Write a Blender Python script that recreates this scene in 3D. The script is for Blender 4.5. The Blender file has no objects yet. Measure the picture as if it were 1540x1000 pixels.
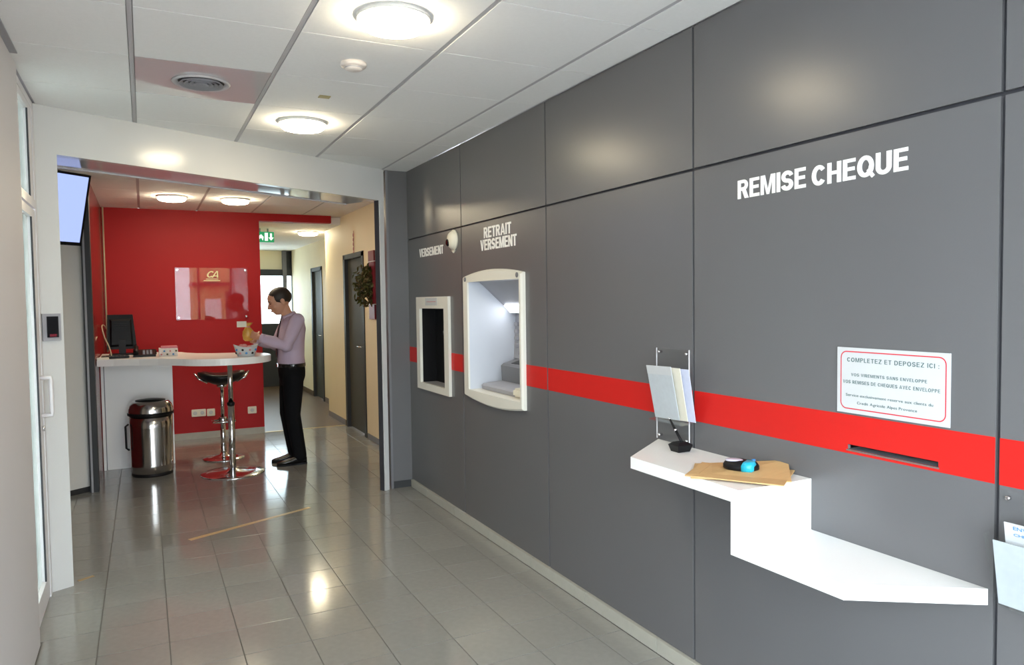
import bpy, bmesh, math, random
from mathutils import Vector, Matrix
random.seed(7)
SC = bpy.context.scene
COL = SC.collection
pi = math.pi

# ------------------------------------------------------------------ camera
H = 1.58
yaw, pitch, roll, fpx = .4643, .0439, -.0133, 1104.6
fw = Vector((math.sin(yaw)*math.cos(pitch), math.cos(yaw)*math.cos(pitch), -math.sin(pitch)))
rt = Vector((math.cos(yaw), -math.sin(yaw), 0)); up = rt.cross(fw)
r2 = rt*math.cos(roll)+up*math.sin(roll); u2 = -rt*math.sin(roll)+up*math.cos(roll)
cam = bpy.data.objects.new('camera', bpy.data.cameras.new('camera')); COL.objects.link(cam)
M = Matrix((r2, u2, -fw)).transposed().to_4x4(); M.translation = (0, 0, H)
cam.matrix_world = M
cam.data.sensor_width = 36; cam.data.lens = fpx/1540*36; cam.data.clip_start = .02; cam.data.clip_end = 200
SC.camera = cam
# ------------------------------------------------------------------ light
SC.view_settings.view_transform = 'Standard'; SC.view_settings.look = 'None'
SC.view_settings.gamma = 1; SC.view_settings.use_curve_mapping = False
SC.view_settings.exposure = 1.0
SKY = 9.0
LAMP = 33.0
w = bpy.data.worlds.new('sky'); SC.world = w; w.use_nodes = True
bg = w.node_tree.nodes['Background']; bg.inputs[0].default_value = (.86, .915, 1, 1); bg.inputs[1].default_value = SKY
SC.cycles.max_bounces = 12; SC.cycles.diffuse_bounces = 6; SC.cycles.glossy_bounces = 5
SC.cycles.transparent_max_bounces = 12; SC.cycles.sample_clamp_indirect = 6
# daylight portal in the shop front behind the camera
pl = bpy.data.lights.new('shopfront_portal', 'AREA'); pl.shape = 'RECTANGLE'; pl.size = 2.4; pl.size_y = 2.6
pl.cycles.is_portal = True
po = bpy.data.objects.new('shopfront_portal', pl); COL.objects.link(po)
po.location = (.76, -1.02, 1.34); po.rotation_euler = (pi/2, 0, 0)

pl2 = bpy.data.lights.new('added_window_portal', 'AREA'); pl2.shape = 'RECTANGLE'; pl2.size = 1.2; pl2.size_y = 2.4  # portal for the added side window
pl2.cycles.is_portal = True
po2 = bpy.data.objects.new('added_window_portal', pl2); COL.objects.link(po2)
po2.location = (-.60, -.2, 1.32); po2.rotation_euler = (pi/2, 0, -pi/2)

# ------------------------------------------------------------------ dimensions
W = 2.014            # face of the grey panel wall
CH = 2.672           # ceiling
SEAMS = [-1.245, -.05, 1.153, 2.358, 3.581, 4.799, 5.98]
ZS = 2.10            # horizontal panel joint
FT, FX, FY = .2974, -.2375, 3.745     # floor tile module
CT, CX, CY = .6036, -.0126, 3.0615    # ceiling tile module
A0 = Vector((-.5, 4.72, 0)); DE = Vector((2.31, 1.23, 0)).normalized(); NE = Vector((-DE.y, DE.x, 0))   # skew end wall
LT = 2.415           # lintel underside
YR = 9.35            # red wall
XR = 2.29            # right wall of back room

# ------------------------------------------------------------------ materials
def mat(name, col, rough=.5, metal=0, spec=.5, noise=0, nscale=8, bump=0, bscale=120, coat=0, emit=None, estr=1,
        trans=0, ior=1.45, alpha=1, rnd=0, stretch=None):
    m = bpy.data.materials.new(name); m.use_nodes = True
    nt = m.node_tree; b = nt.nodes['Principled BSDF']
    c = tuple(col)+(1,)
    b.inputs['Base Color'].default_value = c; b.inputs['Roughness'].default_value = rough
    b.inputs['Metallic'].default_value = metal; b.inputs['Specular IOR Level'].default_value = spec
    b.inputs['Coat Weight'].default_value = coat; b.inputs['Coat Roughness'].default_value = .05
    b.inputs['IOR'].default_value = ior; b.inputs['Transmission Weight'].default_value = trans; b.inputs['Alpha'].default_value = alpha
    tc = nt.nodes.new('ShaderNodeTexCoord'); src = tc.outputs['Object']
    if stretch:
        mp = nt.nodes.new('ShaderNodeMapping'); mp.inputs['Scale'].default_value = stretch
        nt.links.new(src, mp.inputs[0]); src = mp.outputs[0]
    if noise or rnd:
        hsv = nt.nodes.new('ShaderNodeHueSaturation'); hsv.inputs['Color'].default_value = c
        val = None
        if noise:
            n = nt.nodes.new('ShaderNodeTexNoise'); n.inputs['Scale'].default_value = nscale; n.inputs['Detail'].default_value = 4
            nt.links.new(src, n.inputs['Vector'])
            mr = nt.nodes.new('ShaderNodeMapRange'); mr.inputs[3].default_value = 1-noise; mr.inputs[4].default_value = 1+noise
            nt.links.new(n.outputs[0], mr.inputs[0]); val = mr.outputs[0]
        if rnd:
            oi = nt.nodes.new('ShaderNodeObjectInfo')
            mr2 = nt.nodes.new('ShaderNodeMapRange'); mr2.inputs[3].default_value = 1-rnd; mr2.inputs[4].default_value = 1+rnd
            nt.links.new(oi.outputs['Random'], mr2.inputs[0])
            if val:
                mm = nt.nodes.new('ShaderNodeMath'); mm.operation = 'MULTIPLY'
                nt.links.new(val, mm.inputs[0]); nt.links.new(mr2.outputs[0], mm.inputs[1]); val = mm.outputs[0]
            else: val = mr2.outputs[0]
        nt.links.new(val, hsv.inputs['Value']); nt.links.new(hsv.outputs[0], b.inputs['Base Color'])
    if bump:
        n2 = nt.nodes.new('ShaderNodeTexNoise'); n2.inputs['Scale'].default_value = bscale; n2.inputs['Detail'].default_value = 3
        nt.links.new(src, n2.inputs['Vector'])
        bp = nt.nodes.new('ShaderNodeBump'); bp.inputs['Strength'].default_value = bump; bp.inputs['Distance'].default_value = .002
        nt.links.new(n2.outputs[0], bp.inputs['Height']); nt.links.new(bp.outputs[0], b.inputs['Normal'])
    if emit:
        b.inputs['Emission Color'].default_value = tuple(emit)+(1,); b.inputs['Emission Strength'].default_value = estr
    return m

MT = dict(
    tile=mat('floor_tile', (.27, .265, .245), .12, noise=.10, nscale=30, rnd=.045, spec=.75),
    grout=mat('grout', (.14, .135, .12), .8, noise=.1),
    skirt=mat('skirting_tile', (.40, .39, .34), .35, noise=.08, nscale=20),
    ctile=mat('ceiling_tile', (.90, .90, .895), .9, noise=.03, nscale=60, bump=.25, bscale=260),
    cgloss=mat('gloss_ceiling', (.66, .65, .67), .05, spec=.5, ior=1.9, noise=.02),
    runner=mat('ceiling_runner', (.52, .51, .53), .5, noise=.03),
    white=mat('white_paint', (.63, .635, .63), .19, noise=.02, nscale=3, spec=.45),
    whitegloss=mat('white_laminate', (.86, .86, .85), .25, noise=.015),
    nearwhite=mat('pale_wall', (.62, .60, .61), .6, noise=.02, nscale=3, bump=.08),
    pvc=mat('white_profile', (.74, .72, .74), .35, noise=.02),
    panel=mat('grey_laminate', (.122, .121, .125), .29, noise=.03, nscale=2.5, spec=.42, bump=.02, bscale=300),
    joint=mat('dark_joint', (.035, .035, .042), .6, noise=.1),
    stripe=mat('red_vinyl', (.55, .014, .011), .45, spec=.3, noise=.02),
    beige=mat('cream_paint', (.86, .77, .55), .6, noise=.03, nscale=4, bump=.05),
    greige=mat('grey_cream_panel', (.78, .77, .74), .45, noise=.02),
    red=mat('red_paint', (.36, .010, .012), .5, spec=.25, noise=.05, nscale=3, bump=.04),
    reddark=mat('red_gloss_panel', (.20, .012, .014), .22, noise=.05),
    darkgrey=mat('dark_grey_paint', (.042, .044, .047), .5, spec=.3, noise=.06),
    doorgrey=mat('door_grey', (.075, .078, .07), .6, spec=.3, noise=.06),
    brown=mat('brown_floor', (.13, .085, .05), .35, noise=.15, nscale=12, stretch=(1, .15, 1)),
    gold=mat('brass', (.62, .47, .25), .35, metal=.6, noise=.05),  # threshold brass; also colours the sun streak strips on the tiles
    chrome=mat('chrome', (.70, .70, .71), .12, metal=1, noise=.02),
    steel=mat('brushed_steel', (.60, .585, .57), .17, metal=1, noise=.04, nscale=6, stretch=(1, 1, 8)),
    black=mat('black_plastic', (.008, .008, .009), .4, spec=.2, noise=.1),
    blackleather=mat('black_leatherette', (.008, .008, .009), .35, spec=.3, noise=.1, bump=.1),
    darkscreen=mat('dark_glass', (.006, .006, .008), .08, noise=.05),
    grey=mat('grey_plastic', (.33, .33, .36), .45, noise=.05),
    greydark=mat('mid_grey_plastic', (.16, .16, .175), .45, noise=.05),
    atmframe=mat('machine_frame', (.72, .70, .63), .4, noise=.02),
    atmside=mat('machine_lining', (.55, .58, .64), .45, noise=.02),
    cream=mat('cream_plastic', (.74, .70, .58), .4, noise=.03),
    paper=mat('paper', (.53, .545, .555), .7, noise=.03, nscale=20),
    paperblue=mat('blue_paper', (.58, .62, .78), .7, noise=.08, nscale=40),
    papercream=mat('cream_paper', (.72, .69, .58), .7, noise=.05, nscale=30),
    papergreen=mat('pale_green_paper', (.47, .51, .54), .7, noise=.10, nscale=45),
    kraft=mat('kraft_paper', (.56, .36, .16), .65, noise=.10, nscale=14, stretch=(1, 5, 1)),
    ink=mat('grey_green_ink', (.07, .13, .13), .6, noise=.05),
    inkblue=mat('blue_ink', (.05, .22, .50), .6, noise=.05),
    inkred=mat('red_ink', (.60, .03, .05), .6, noise=.05),
    letter=mat('white_vinyl', (.88, .87, .84), .45, noise=.02, emit=None),
    lampbase=mat('lamp_body', (.85, .84, .80), .4, noise=.02),
    atmlamp=mat('machine_lamp', (1, 1, 1), .4, noise=.01, emit=(.93, .96, 1), estr=4.5),
    screen=mat('tv_screen', (.02, .02, .03), .2, noise=.01, emit=(.42, .53, 1.0), estr=.58),
    exitgreen=mat('exit_green', (.01, .25, .10), .4, noise=.02, emit=(.02, .35, .13), estr=.35),
    exitwhite=mat('exit_white', (.9, .95, .9), .4, noise=.02, emit=(.8, .95, .8), estr=.6),
    skin=mat('skin', (.50, .255, .165), .5, noise=.06, nscale=18),
    hair=mat('dark_hair', (.018, .011, .008), .5, noise=.3, nscale=60, bump=.6, bscale=220),
    shirt=mat('lavender_shirt', (.44, .35, .45), .75, noise=.04, nscale=12, bump=.15, bscale=40),
    trouser=mat('black_trousers', (.006, .006, .007), .8, spec=.1, noise=.2, nscale=10),
    shoe=mat('black_shoe', (.010, .009, .009), .22, noise=.1),
    tie=mat('dark_tie', (.035, .018, .022), .5, noise=.2, nscale=50),
    lips=mat('lips', (.36, .13, .11), .5, noise=.05),
    eye=mat('eye', (.03, .02, .02), .2, noise=.05),
    leaf=mat('leaf', (.075, .075, .018), .6, noise=.35, nscale=25),
    leafdry=mat('dry_leaf', (.14, .09, .03), .6, noise=.35, nscale=25),
    maroon=mat('maroon_panel', (.19, .012, .028), .4, noise=.04),
    amber=mat('amber_wrap', (.52, .28, .05), .35, noise=.3, nscale=35),
    rose=mat('rose_tissue', (.55, .22, .22), .6, noise=.2, nscale=35),
    floral=mat('speckled_card', (.70, .64, .60), .6, noise=.25, nscale=45),
    pinklid=mat('pink_card', (.62, .18, .22), .5, noise=.15, nscale=30),
    cyan=mat('cyan_plastic', (.015, .36, .50), .3, noise=.04),
    lav=mat('silver_lavender', (.62, .60, .72), .25, metal=.2, noise=.03),
    tag=mat('tan_label', (.42, .36, .18), .6, noise=.15, nscale=60),
    asphalt=mat('pavement', (.30, .29, .28), .8, noise=.15, nscale=6),
    smoke=mat('detector_plastic', (.78, .72, .68), .5, noise=.02),
    goldprint=mat('gold_print', (.85, .75, .45), .4, noise=.05),
    cable=mat('cream_cable', (.50, .42, .28), .6, noise=.05),
)
# lamp diffuser: warm white emission
MT['lamp'] = mat('lamp_diffuser', (1, .95, .85), .4, noise=.01, emit=(1, .86, .60), estr=LAMP)

def glass(name, tint, clear, rough=.02, refl=.5, milky=0):
    m = bpy.data.materials.new(name); m.use_nodes = True; nt = m.node_tree
    for n in list(nt.nodes):
        if n.type == 'BSDF_PRINCIPLED': nt.nodes.remove(n)
    out = nt.nodes['Material Output']
    tr = nt.nodes.new('ShaderNodeBsdfTransparent'); tr.inputs[0].default_value = tuple(tint)+(1,)
    df = nt.nodes.new('ShaderNodeBsdfTranslucent'); df.inputs[0].default_value = tuple(tint)+(1,)
    d2 = nt.nodes.new('ShaderNodeBsdfDiffuse'); d2.inputs[0].default_value = tuple(tint)+(1,)
    gl = nt.nodes.new('ShaderNodeBsdfGlossy'); gl.inputs['Roughness'].default_value = rough
    mx0 = nt.nodes.new('ShaderNodeMixShader'); mx0.inputs[0].default_value = .5
    nt.links.new(df.outputs[0], mx0.inputs[1]); nt.links.new(d2.outputs[0], mx0.inputs[2])
    mx1 = nt.nodes.new('ShaderNodeMixShader'); mx1.inputs[0].default_value = milky
    nt.links.new(tr.outputs[0], mx1.inputs[1]); nt.links.new(mx0.outputs[0], mx1.inputs[2])
    fr = nt.nodes.new('ShaderNodeLayerWeight'); fr.inputs[0].default_value = .5
    pw = nt.nodes.new('ShaderNodeMath'); pw.operation = 'POWER'; pw.inputs[1].default_value = 5
    nt.links.new(fr.outputs['Facing'], pw.inputs[0])
    ml = nt.nodes.new('ShaderNodeMath'); ml.operation = 'MULTIPLY_ADD'; ml.inputs[1].default_value = .9; ml.inputs[2].default_value = .035+refl
    nt.links.new(pw.outputs[0], ml.inputs[0])
    mx = nt.nodes.new('ShaderNodeMixShader'); nt.links.new(ml.outputs[0], mx.inputs[0])
    nt.links.new(mx1.outputs[0], mx.inputs[1]); nt.links.new(gl.outputs[0], mx.inputs[2])
    nt.links.new(mx.outputs[0], out.inputs[0])
    return m
MT['glass'] = glass('clear_glass', (.95, .98, .97), 1, .01, 0)
MT['frost'] = glass('frosted_glass', (.84, .90, .86), 1, .06, .03, .7)
MT['tint'] = glass('tinted_glass', (.58, .63, .63), 1, .02, 0)
MT['acrylic'] = glass('clear_acrylic', (.99, .995, .995), 1, .03, -.012)
MT['logoglass'] = glass('logo_glass', (.97, .93, .95), 1, .02, -.015)

# ------------------------------------------------------------------ mesh helpers
class MB:
    def __init__(s): s.v = []; s.f = []; s.sm = []
    def add(s, vs, fs, smooth=False):
        o = len(s.v); s.v += [tuple(v) for v in vs]; s.f += [tuple(i+o for i in f) for f in fs]; s.sm += [smooth]*len(fs); return s
    def box(s, a, b):
        x0, y0, z0 = a; x1, y1, z1 = b
        x0, x1 = min(x0, x1), max(x0, x1); y0, y1 = min(y0, y1), max(y0, y1); z0, z1 = min(z0, z1), max(z0, z1)
        return s.add([(x0, y0, z0), (x1, y0, z0), (x1, y1, z0), (x0, y1, z0), (x0, y0, z1), (x1, y0, z1), (x1, y1, z1), (x0, y1, z1)],
              [(0, 3, 2, 1), (4, 5, 6, 7), (0, 1, 5, 4), (1, 2, 6, 5), (2, 3, 7, 6), (3, 0, 4, 7)])
    def cbox(s, a, b, c=.003):
        """box with chamfered edges"""
        bm = bmesh.new(); bmesh.ops.create_cube(bm, size=1)
        ce = [(a[i]+b[i])/2 for i in range(3)]; sz = [abs(b[i]-a[i]) for i in range(3)]
        for v in bm.verts: v.co = Vector([ce[i]+v.co[i]*sz[i] for i in range(3)])
        bmesh.ops.bevel(bm, geom=bm.edges[:]+bm.verts[:], offset=min(c, min(sz)*.45), segments=2, affect='EDGES')
        s.bm(bm); return s
    def bm(s, bm, smooth=False):
        bm.verts.index_update(); o = len(s.v)
        s.v += [tuple(v.co) for v in bm.verts]
        for f in bm.faces: s.f.append(tuple(v.index+o for v in f.verts)); s.sm.append(smooth)
        bm.free()
    def hexa(s, p):   # 8 points: bottom 4, top 4
        return s.add(p, [(0, 3, 2, 1), (4, 5, 6, 7), (0, 1, 5, 4), (1, 2, 6, 5), (2, 3, 7, 6), (3, 0, 4, 7)])
    def prism(s, poly, z0, z1):
        n = len(poly)
        return s.add([(x, y, z0) for x, y in poly]+[(x, y, z1) for x, y in poly],
              [tuple(range(n-1, -1, -1)), tuple(range(n, 2*n))]+[(i, (i+1) % n, n+(i+1) % n, n+i) for i in range(n)])
    def slab(s, poly3, off):  # planar polygon extruded by vector
        n = len(poly3); off = Vector(off)
        return s.add([Vector(p) for p in poly3]+[Vector(p)+off for p in poly3],
              [tuple(range(n-1, -1, -1)), tuple(range(n, 2*n))]+[(i, (i+1) % n, n+(i+1) % n, n+i) for i in range(n)])
    def lathe(s, prof, c=(0, 0, 0), seg=32, axis='Z', cap=True):
        vs = []; fs = []
        for r, z in prof:
            for k in range(seg):
                a = 2*pi*k/seg; p = (r*math.cos(a), r*math.sin(a), z)
                if axis == 'X': p = (z, r*math.cos(a), r*math.sin(a))
                if axis == 'Y': p = (r*math.cos(a), z, r*math.sin(a))
                vs.append((p[0]+c[0], p[1]+c[1], p[2]+c[2]))
        for i in range(len(prof)-1):
            for k in range(seg):
                k2 = (k+1) % seg; fs.append((i*seg+k, i*seg+k2, (i+1)*seg+k2, (i+1)*seg+k))
        s.add(vs, fs, True)
        if cap:
            o = len(s.v)-len(vs); n = len(prof)
            s.f.append(tuple(o+k for k in reversed(range(seg)))); s.sm.append(False)
            s.f.append(tuple(o+(n-1)*seg+k for k in range(seg))); s.sm.append(False)
        return s
    def tube(s, pts, r, seg=10, closed=False):
        pts = [Vector(p) for p in pts]; n = len(pts)
        rr = r if isinstance(r, (list, tuple)) else [r]*n
        vs = []; fs = []; ref = None
        for i, p in enumerate(pts):
            if closed: t = (pts[(i+1) % n]-pts[i-1]).normalized()
            else: t = (pts[min(i+1, n-1)]-pts[max(i-1, 0)]).normalized()
            if ref is None:
                ref = Vector((0, 0, 1)) if abs(t.z) < .9 else Vector((1, 0, 0))
            u = (ref-t*ref.dot(t)).normalized(); v = t.cross(u); ref = u
            for k in range(seg):
                a = 2*pi*k/seg; vs.append(p+(u*math.cos(a)+v*math.sin(a))*rr[i])
        m = n if closed else n-1
        for i in range(m):
            for k in range(seg):
                k2 = (k+1) % seg; j = (i+1) % n
                fs.append((i*seg+k, i*seg+k2, j*seg+k2, j*seg+k))
        s.add(vs, fs, True)
        if not closed:
            o = len(s.v)-len(vs)
            s.f.append(tuple(o+k for k in reversed(range(seg)))); s.sm.append(False)
            s.f.append(tuple(o+(n-1)*seg+k for k in range(seg))); s.sm.append(False)
        return s
    def ell(s, c, r, seg=20, rings=12, rot=None):
        vs = []; fs = []
        for i in range(rings+1):
            th = pi*i/rings
            for k in range(seg):
                a = 2*pi*k/seg
                p = Vector((r[0]*math.sin(th)*math.cos(a), r[1]*math.sin(th)*math.sin(a), r[2]*math.cos(th)))
                if rot: p = rot @ p
                vs.append(p+Vector(c))
        for i in range(rings):
            for k in range(seg):
                k2 = (k+1) % seg; fs.append((i*seg+k, (i+1)*seg+k, (i+1)*seg+k2, i*seg+k2))
        return s.add(vs, fs, True)
    def loft(s, rings, cap=True):
        n = len(rings[0]); vs = [p for r in rings for p in r]; fs = []
        for i in range(len(rings)-1):
            for k in range(n):
                k2 = (k+1) % n; fs.append((i*n+k, i*n+k2, (i+1)*n+k2, (i+1)*n+k))
        if cap: fs += [tuple(reversed(range(n))), tuple((len(rings)-1)*n+k for k in range(n))]
        return s.add(vs, fs, True)
    def mesh(s, name):
        me = bpy.data.meshes.new(name); me.from_pydata(s.v, [], s.f)
        me.polygons.foreach_set('use_smooth', s.sm); me.validate()
        bm = bmesh.new(); bm.from_mesh(me); bmesh.ops.remove_doubles(bm, verts=bm.verts, dist=1e-6)
        bmesh.ops.recalc_face_normals(bm, faces=bm.faces); bm.to_mesh(me); bm.free()
        return me
    def build(s, name, m, parent=None):
        me = s.mesh(name); me.materials.append(MT[m]); return link(name, me, parent)

def link(name, me, parent=None):
    o = bpy.data.objects.new(name, me); COL.objects.link(o)
    if parent is not None:
        o.parent = parent; o.matrix_parent_inverse = Matrix.Translation(parent.location).inverted()
    return o
def tag(o, label, cat, group=None):
    o['label'] = label; o['category'] = cat
    if group: o['group'] = group
    return o
def struct(o): o['kind'] = 'structure'; return o
def thing(name, loc, label, cat, group=None):
    o = bpy.data.objects.new(name, None); COL.objects.link(o); o.location = loc; o.empty_display_size = .05
    return tag(o, label, cat, group)
def place(o, loc): o.location = loc; return o

# =================================================================== SETTING
# ---- floor: grout bed with individual tiles
bed = MB().box((-1.7, -1.05, -.12), (2.75, 9.39, -.003))
floor = struct(bed.build('floor', 'grout'))
floor['label'] = 'polished grey square floor tiles of the lobby'
g = .0022
def tile_mesh(x0, x1, y0, y1, cx, cy):
    m = MB(); c = .0004
    xs = (x0+g-cx, x1-g-cx); ys = (y0+g-cy, y1-g-cy)
    m.add([(xs[0], ys[0], -.01), (xs[1], ys[0], -.01), (xs[1], ys[1], -.01), (xs[0], ys[1], -.01),
           (xs[0], ys[0], -c), (xs[1], ys[0], -c), (xs[1], ys[1], -c), (xs[0], ys[1], -c),
           (xs[0]+c, ys[0]+c, 0), (xs[1]-c, ys[0]+c, 0), (xs[1]-c, ys[1]-c, 0), (xs[0]+c, ys[1]-c, 0)],
          [(0, 1, 5, 4), (1, 2, 6, 5), (2, 3, 7, 6), (3, 0, 4, 7), (4, 5, 9, 8), (5, 6, 10, 9), (6, 7, 11, 10), (7, 4, 8, 11), (8, 9, 10, 11)])
    me = m.mesh('tile'); me.materials.append(MT['tile']); return me
cache = {}; rest = MB(); ntile = 0
for j in range(-17, 20):
    y0, y1 = FY+j*FT, FY+(j+1)*FT
    y0, y1 = max(y0, -1.0), min(y1, 9.37)
    if y1-y0 < .01: continue
    back = (y0+y1)/2 > 6.05
    for i in range(-5, 10):
        x0, x1 = FX+i*FT, FX+(i+1)*FT
        if (y0+y1)/2 < 4.15: lo, hi = -.476, 1.995
        elif not back: lo, hi = -.62, 1.995
        else: lo, hi = -1.5, XR-.012
        x0, x1 = max(x0, lo), min(x1, hi)
        if x1-x0 < .012: continue
        cx, cy = (x0+x1)/2, (y0+y1)/2
        d = cx*math.sin(yaw)+cy*math.cos(yaw); lat = cx*math.cos(yaw)-cy*math.sin(yaw)
        seen = d > .5 and abs(lat/d) < .75 and (H/d) < .53 and (cx/cy > -.125)
        if cy > 8.1 and cx < -.1: seen = False
        if seen and ntile < 300:
            key = (round(x1-x0, 4), round(y1-y0, 4))
            if key not in cache: cache[key] = tile_mesh(x0, x1, y0, y1, cx, cy)
            t = bpy.data.objects.new('tile', cache[key]); COL.objects.link(t); t.location = (cx, cy, 0); t.parent = floor; ntile += 1
        else:
            rest.box((x0+g, y0+g, -.01), (x1-g, y1-g, 0))
rf = rest.build('tile_field', 'tile', floor); rf['kind'] = 'stuff'
struct(MB().box((.7, 9.39, -.12), (2.75, 14.6, -.001)).build('floor_corridor', 'brown'))['label'] = 'brown floor of the corridor beyond the red wall'
o = struct(MB().cbox((1.29, 9.368, -.002), (2.278, 9.40, .004), .002).build('trim_1', 'gold')); o['label'] = 'thin brass threshold strip between grey tiles and brown corridor floor'
# sun streaks on the tiles, painted in as thin brass-coloured strips
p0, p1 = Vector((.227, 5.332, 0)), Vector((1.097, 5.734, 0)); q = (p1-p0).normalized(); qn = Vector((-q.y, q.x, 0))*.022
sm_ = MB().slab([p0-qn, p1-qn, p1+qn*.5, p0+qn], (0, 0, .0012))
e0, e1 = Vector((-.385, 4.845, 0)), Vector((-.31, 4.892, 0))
o = struct(sm_.build('trim_sun_streak', 'gold')); o['label'] = 'sun streak across the tiles just behind the opening, built as a tan strip'
o = struct(MB().slab([e0-qn*.6, e1-qn*.6, e1+qn*.6, e0+qn*.6], (0, 0, .0012)).build('trim_sun_streak_end', 'gold')); o['label'] = 'short sun streak on the tiles at the foot of the white pillar, built as a tan strip'

# ---- ceiling: slab, runners, tiles
ceil = struct(MB().box((-1.8, -1.05, CH+.012), (2.8, 14.7, CH+.2)).build('ceiling', 'runner'))
ceil['label'] = 'white tiled suspended ceiling'
def ctile(x0, x1, y0, y1, m, gx=.012, gy=.003):
    t = MB().box((x0+gx, y0+gy, CH), (x1-gx, y1-gy, CH+.012)).build('ceiling_tile', m, ceil); return t
for i in range(-3, 5):
    xa, xb = CX+i*CT, CX+(i+1)*CT
    for j in range(-7, 11):
        ya, yb = CY+j*CT, CY+(j+1)*CT
        cy = (ya+yb)/2
        lo, hi = (-.5, W) if cy < 5.2 else (-1.5, 2.3)
        x0, x1 = max(xa, lo), min(xb, hi); y0 = max(ya, -1.0)
        if x1-x0 < .05 or yb-y0 < .05: continue
        gl = (i == 0 and j == 1)
        ctile(x0, x1, y0, yb, 'cgloss' if gl else 'ctile')
for i in range(-2, 5):
    x = CX+i*CT
    MB().box((x-.009, -1.0, CH+.002), (x+.009, 9.3, CH+.012)).build('ceiling_runner', 'runner', ceil)
CC = 2.576
o = struct(MB().box((.7, YR+.1, CC), (2.66, 14.6, CC+.09)).build('ceiling_corridor', 'ctile')); o['label'] = 'lower white ceiling of the corridor'
o = MB().box((-.478, 2.6, CH-.006), (-.45, 3.81, CH)).build('edge_strip', 'grey', ceil)

# ---- grey panel wall on the right
wr = struct(MB().box((2.70, -1.05, -.06), (2.80, 6.1, CH)).build('wall_right', 'joint')); wr['label'] = 'wall of dark grey laminate panels with a red stripe'
jg = .006
for k in range(len(SEAMS)):
    yy = SEAMS[k]
    MB().box((W+.012, yy-.04, .05), (W+.03, yy+.04, CH)).build('batten', 'joint', wr)
MB().box((W+.0125, -1.0, ZS-.05), (W+.029, 5.98, ZS+.05)).build('batten', 'joint', wr)
SZ0, SZ1 = 1.074, 1.199
def holed(m, y0, y1, z0, z1, hole, x0, x1):
    """plate in the YZ plane with an optional rectangular hole, one mesh"""
    if hole is None: m.box((x0, y0, z0), (x1, y1, z1)); return
    a, b, c, d = hole
    ys = [y0, a, b, y1]; zs = [z0, c, d, z1]
    idx = {}; vs = []
    for i in range(4):
        for j in range(4):
            for k, x in enumerate((x0, x1)): idx[i, j, k] = len(vs); vs.append((x, ys[i], zs[j]))
    fs = []
    for i in range(3):
        for j in range(3):
            if i == 1 and j == 1: continue
            for k in (0, 1): fs.append((idx[i, j, k], idx[i+1, j, k], idx[i+1, j+1, k], idx[i, j+1, k]))
    def side(p, q): fs.append((idx[p+(0,)], idx[q+(0,)], idx[q+(1,)], idx[p+(1,)]))
    for i in range(3): side((i, 0), (i+1, 0)); side((i, 3), (i+1, 3)); side((0, i), (0, i+1)); side((3, i), (3, i+1))
    side((1, 1), (2, 1)); side((1, 2), (2, 2)); side((1, 1), (1, 2)); side((2, 1), (2, 2))
    m.add(vs, fs)
HOLES = {5: (5.09, 5.66, .91, 1.54), 4: (3.85, 4.66, .95, 1.725), 2: (1.314, 1.616, 1.0875, 1.1035)}
for k in range(len(SEAMS)-1):
    y0, y1 = SEAMS[k]+jg, SEAMS[k+1]-jg
    if k == len(SEAMS)-2: y1 = 5.965
    hole = {4: HOLES[5], 3: HOLES[4], 2: HOLES[2]}.get(k)
    kk = {5: 5}.get(k)
    m = MB()
    hole = None
    if k == 5: hole = HOLES[5]
    if k == 4: hole = HOLES[4]
    if k == 2: hole = HOLES[2]
    holed(m, y0, y1, .066, ZS-jg, hole, W, W+.012)
    pn = m.build('panel', 'panel', wr)
    m = MB(); m.box((W, y0, ZS+jg), (W+.012, y1, CH)); m.build('panel', 'panel', wr)
    if k == 5:
        for a, b in ((y0, 5.02), (5.72, y1)): MB().box((W-.0012, a, SZ0), (W, b, SZ1)).build('stripe', 'stripe', pn)
    elif k == 4:
        MB().box((W-.0012, y0, SZ0), (W, 3.845, SZ1)).build('stripe', 'stripe', pn)
        MB().box((W-.0012, 4.722, SZ0), (W, y1, SZ1)).build('stripe', 'stripe', pn)
    else:
        m = MB(); holed(m, y0, y1, SZ0, SZ1, hole, W-.0012, W); m.build('stripe', 'stripe', pn)
bb = struct(MB().box((1.997, -1.0, 0), (W+.011, -.99, .062)).build('baseboard_right', 'skirt')); bb['label'] = 'pale grey tile skirting along the grey panel wall'
y = -.98
while y < 5.93:
    y2 = min(y+.595, 5.945); MB().cbox((1.996, y, 0), (W+.011, y2-.003, .064), .002).build('skirting_tile', 'skirt', bb); y = y2
# slot lining
sl = thing('deposit_slot', (W, 1.465, 1.09), 'long dark letter slot cut into the red stripe below the white notice', 'slot')
MB().box((W+.012, 1.31, 1.08), (W+.06, 1.62, 1.088)).build('slot_floor', 'greydark', sl)
MB().box((W+.06, 1.31, 1.08), (W+.065, 1.62, 1.11)).build('slot_back', 'black', sl)
MB().box((W-.003, 1.31, 1.0825), (W-.0013, 1.62, 1.0872)).build('slot_lip', 'chrome', sl)

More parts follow.
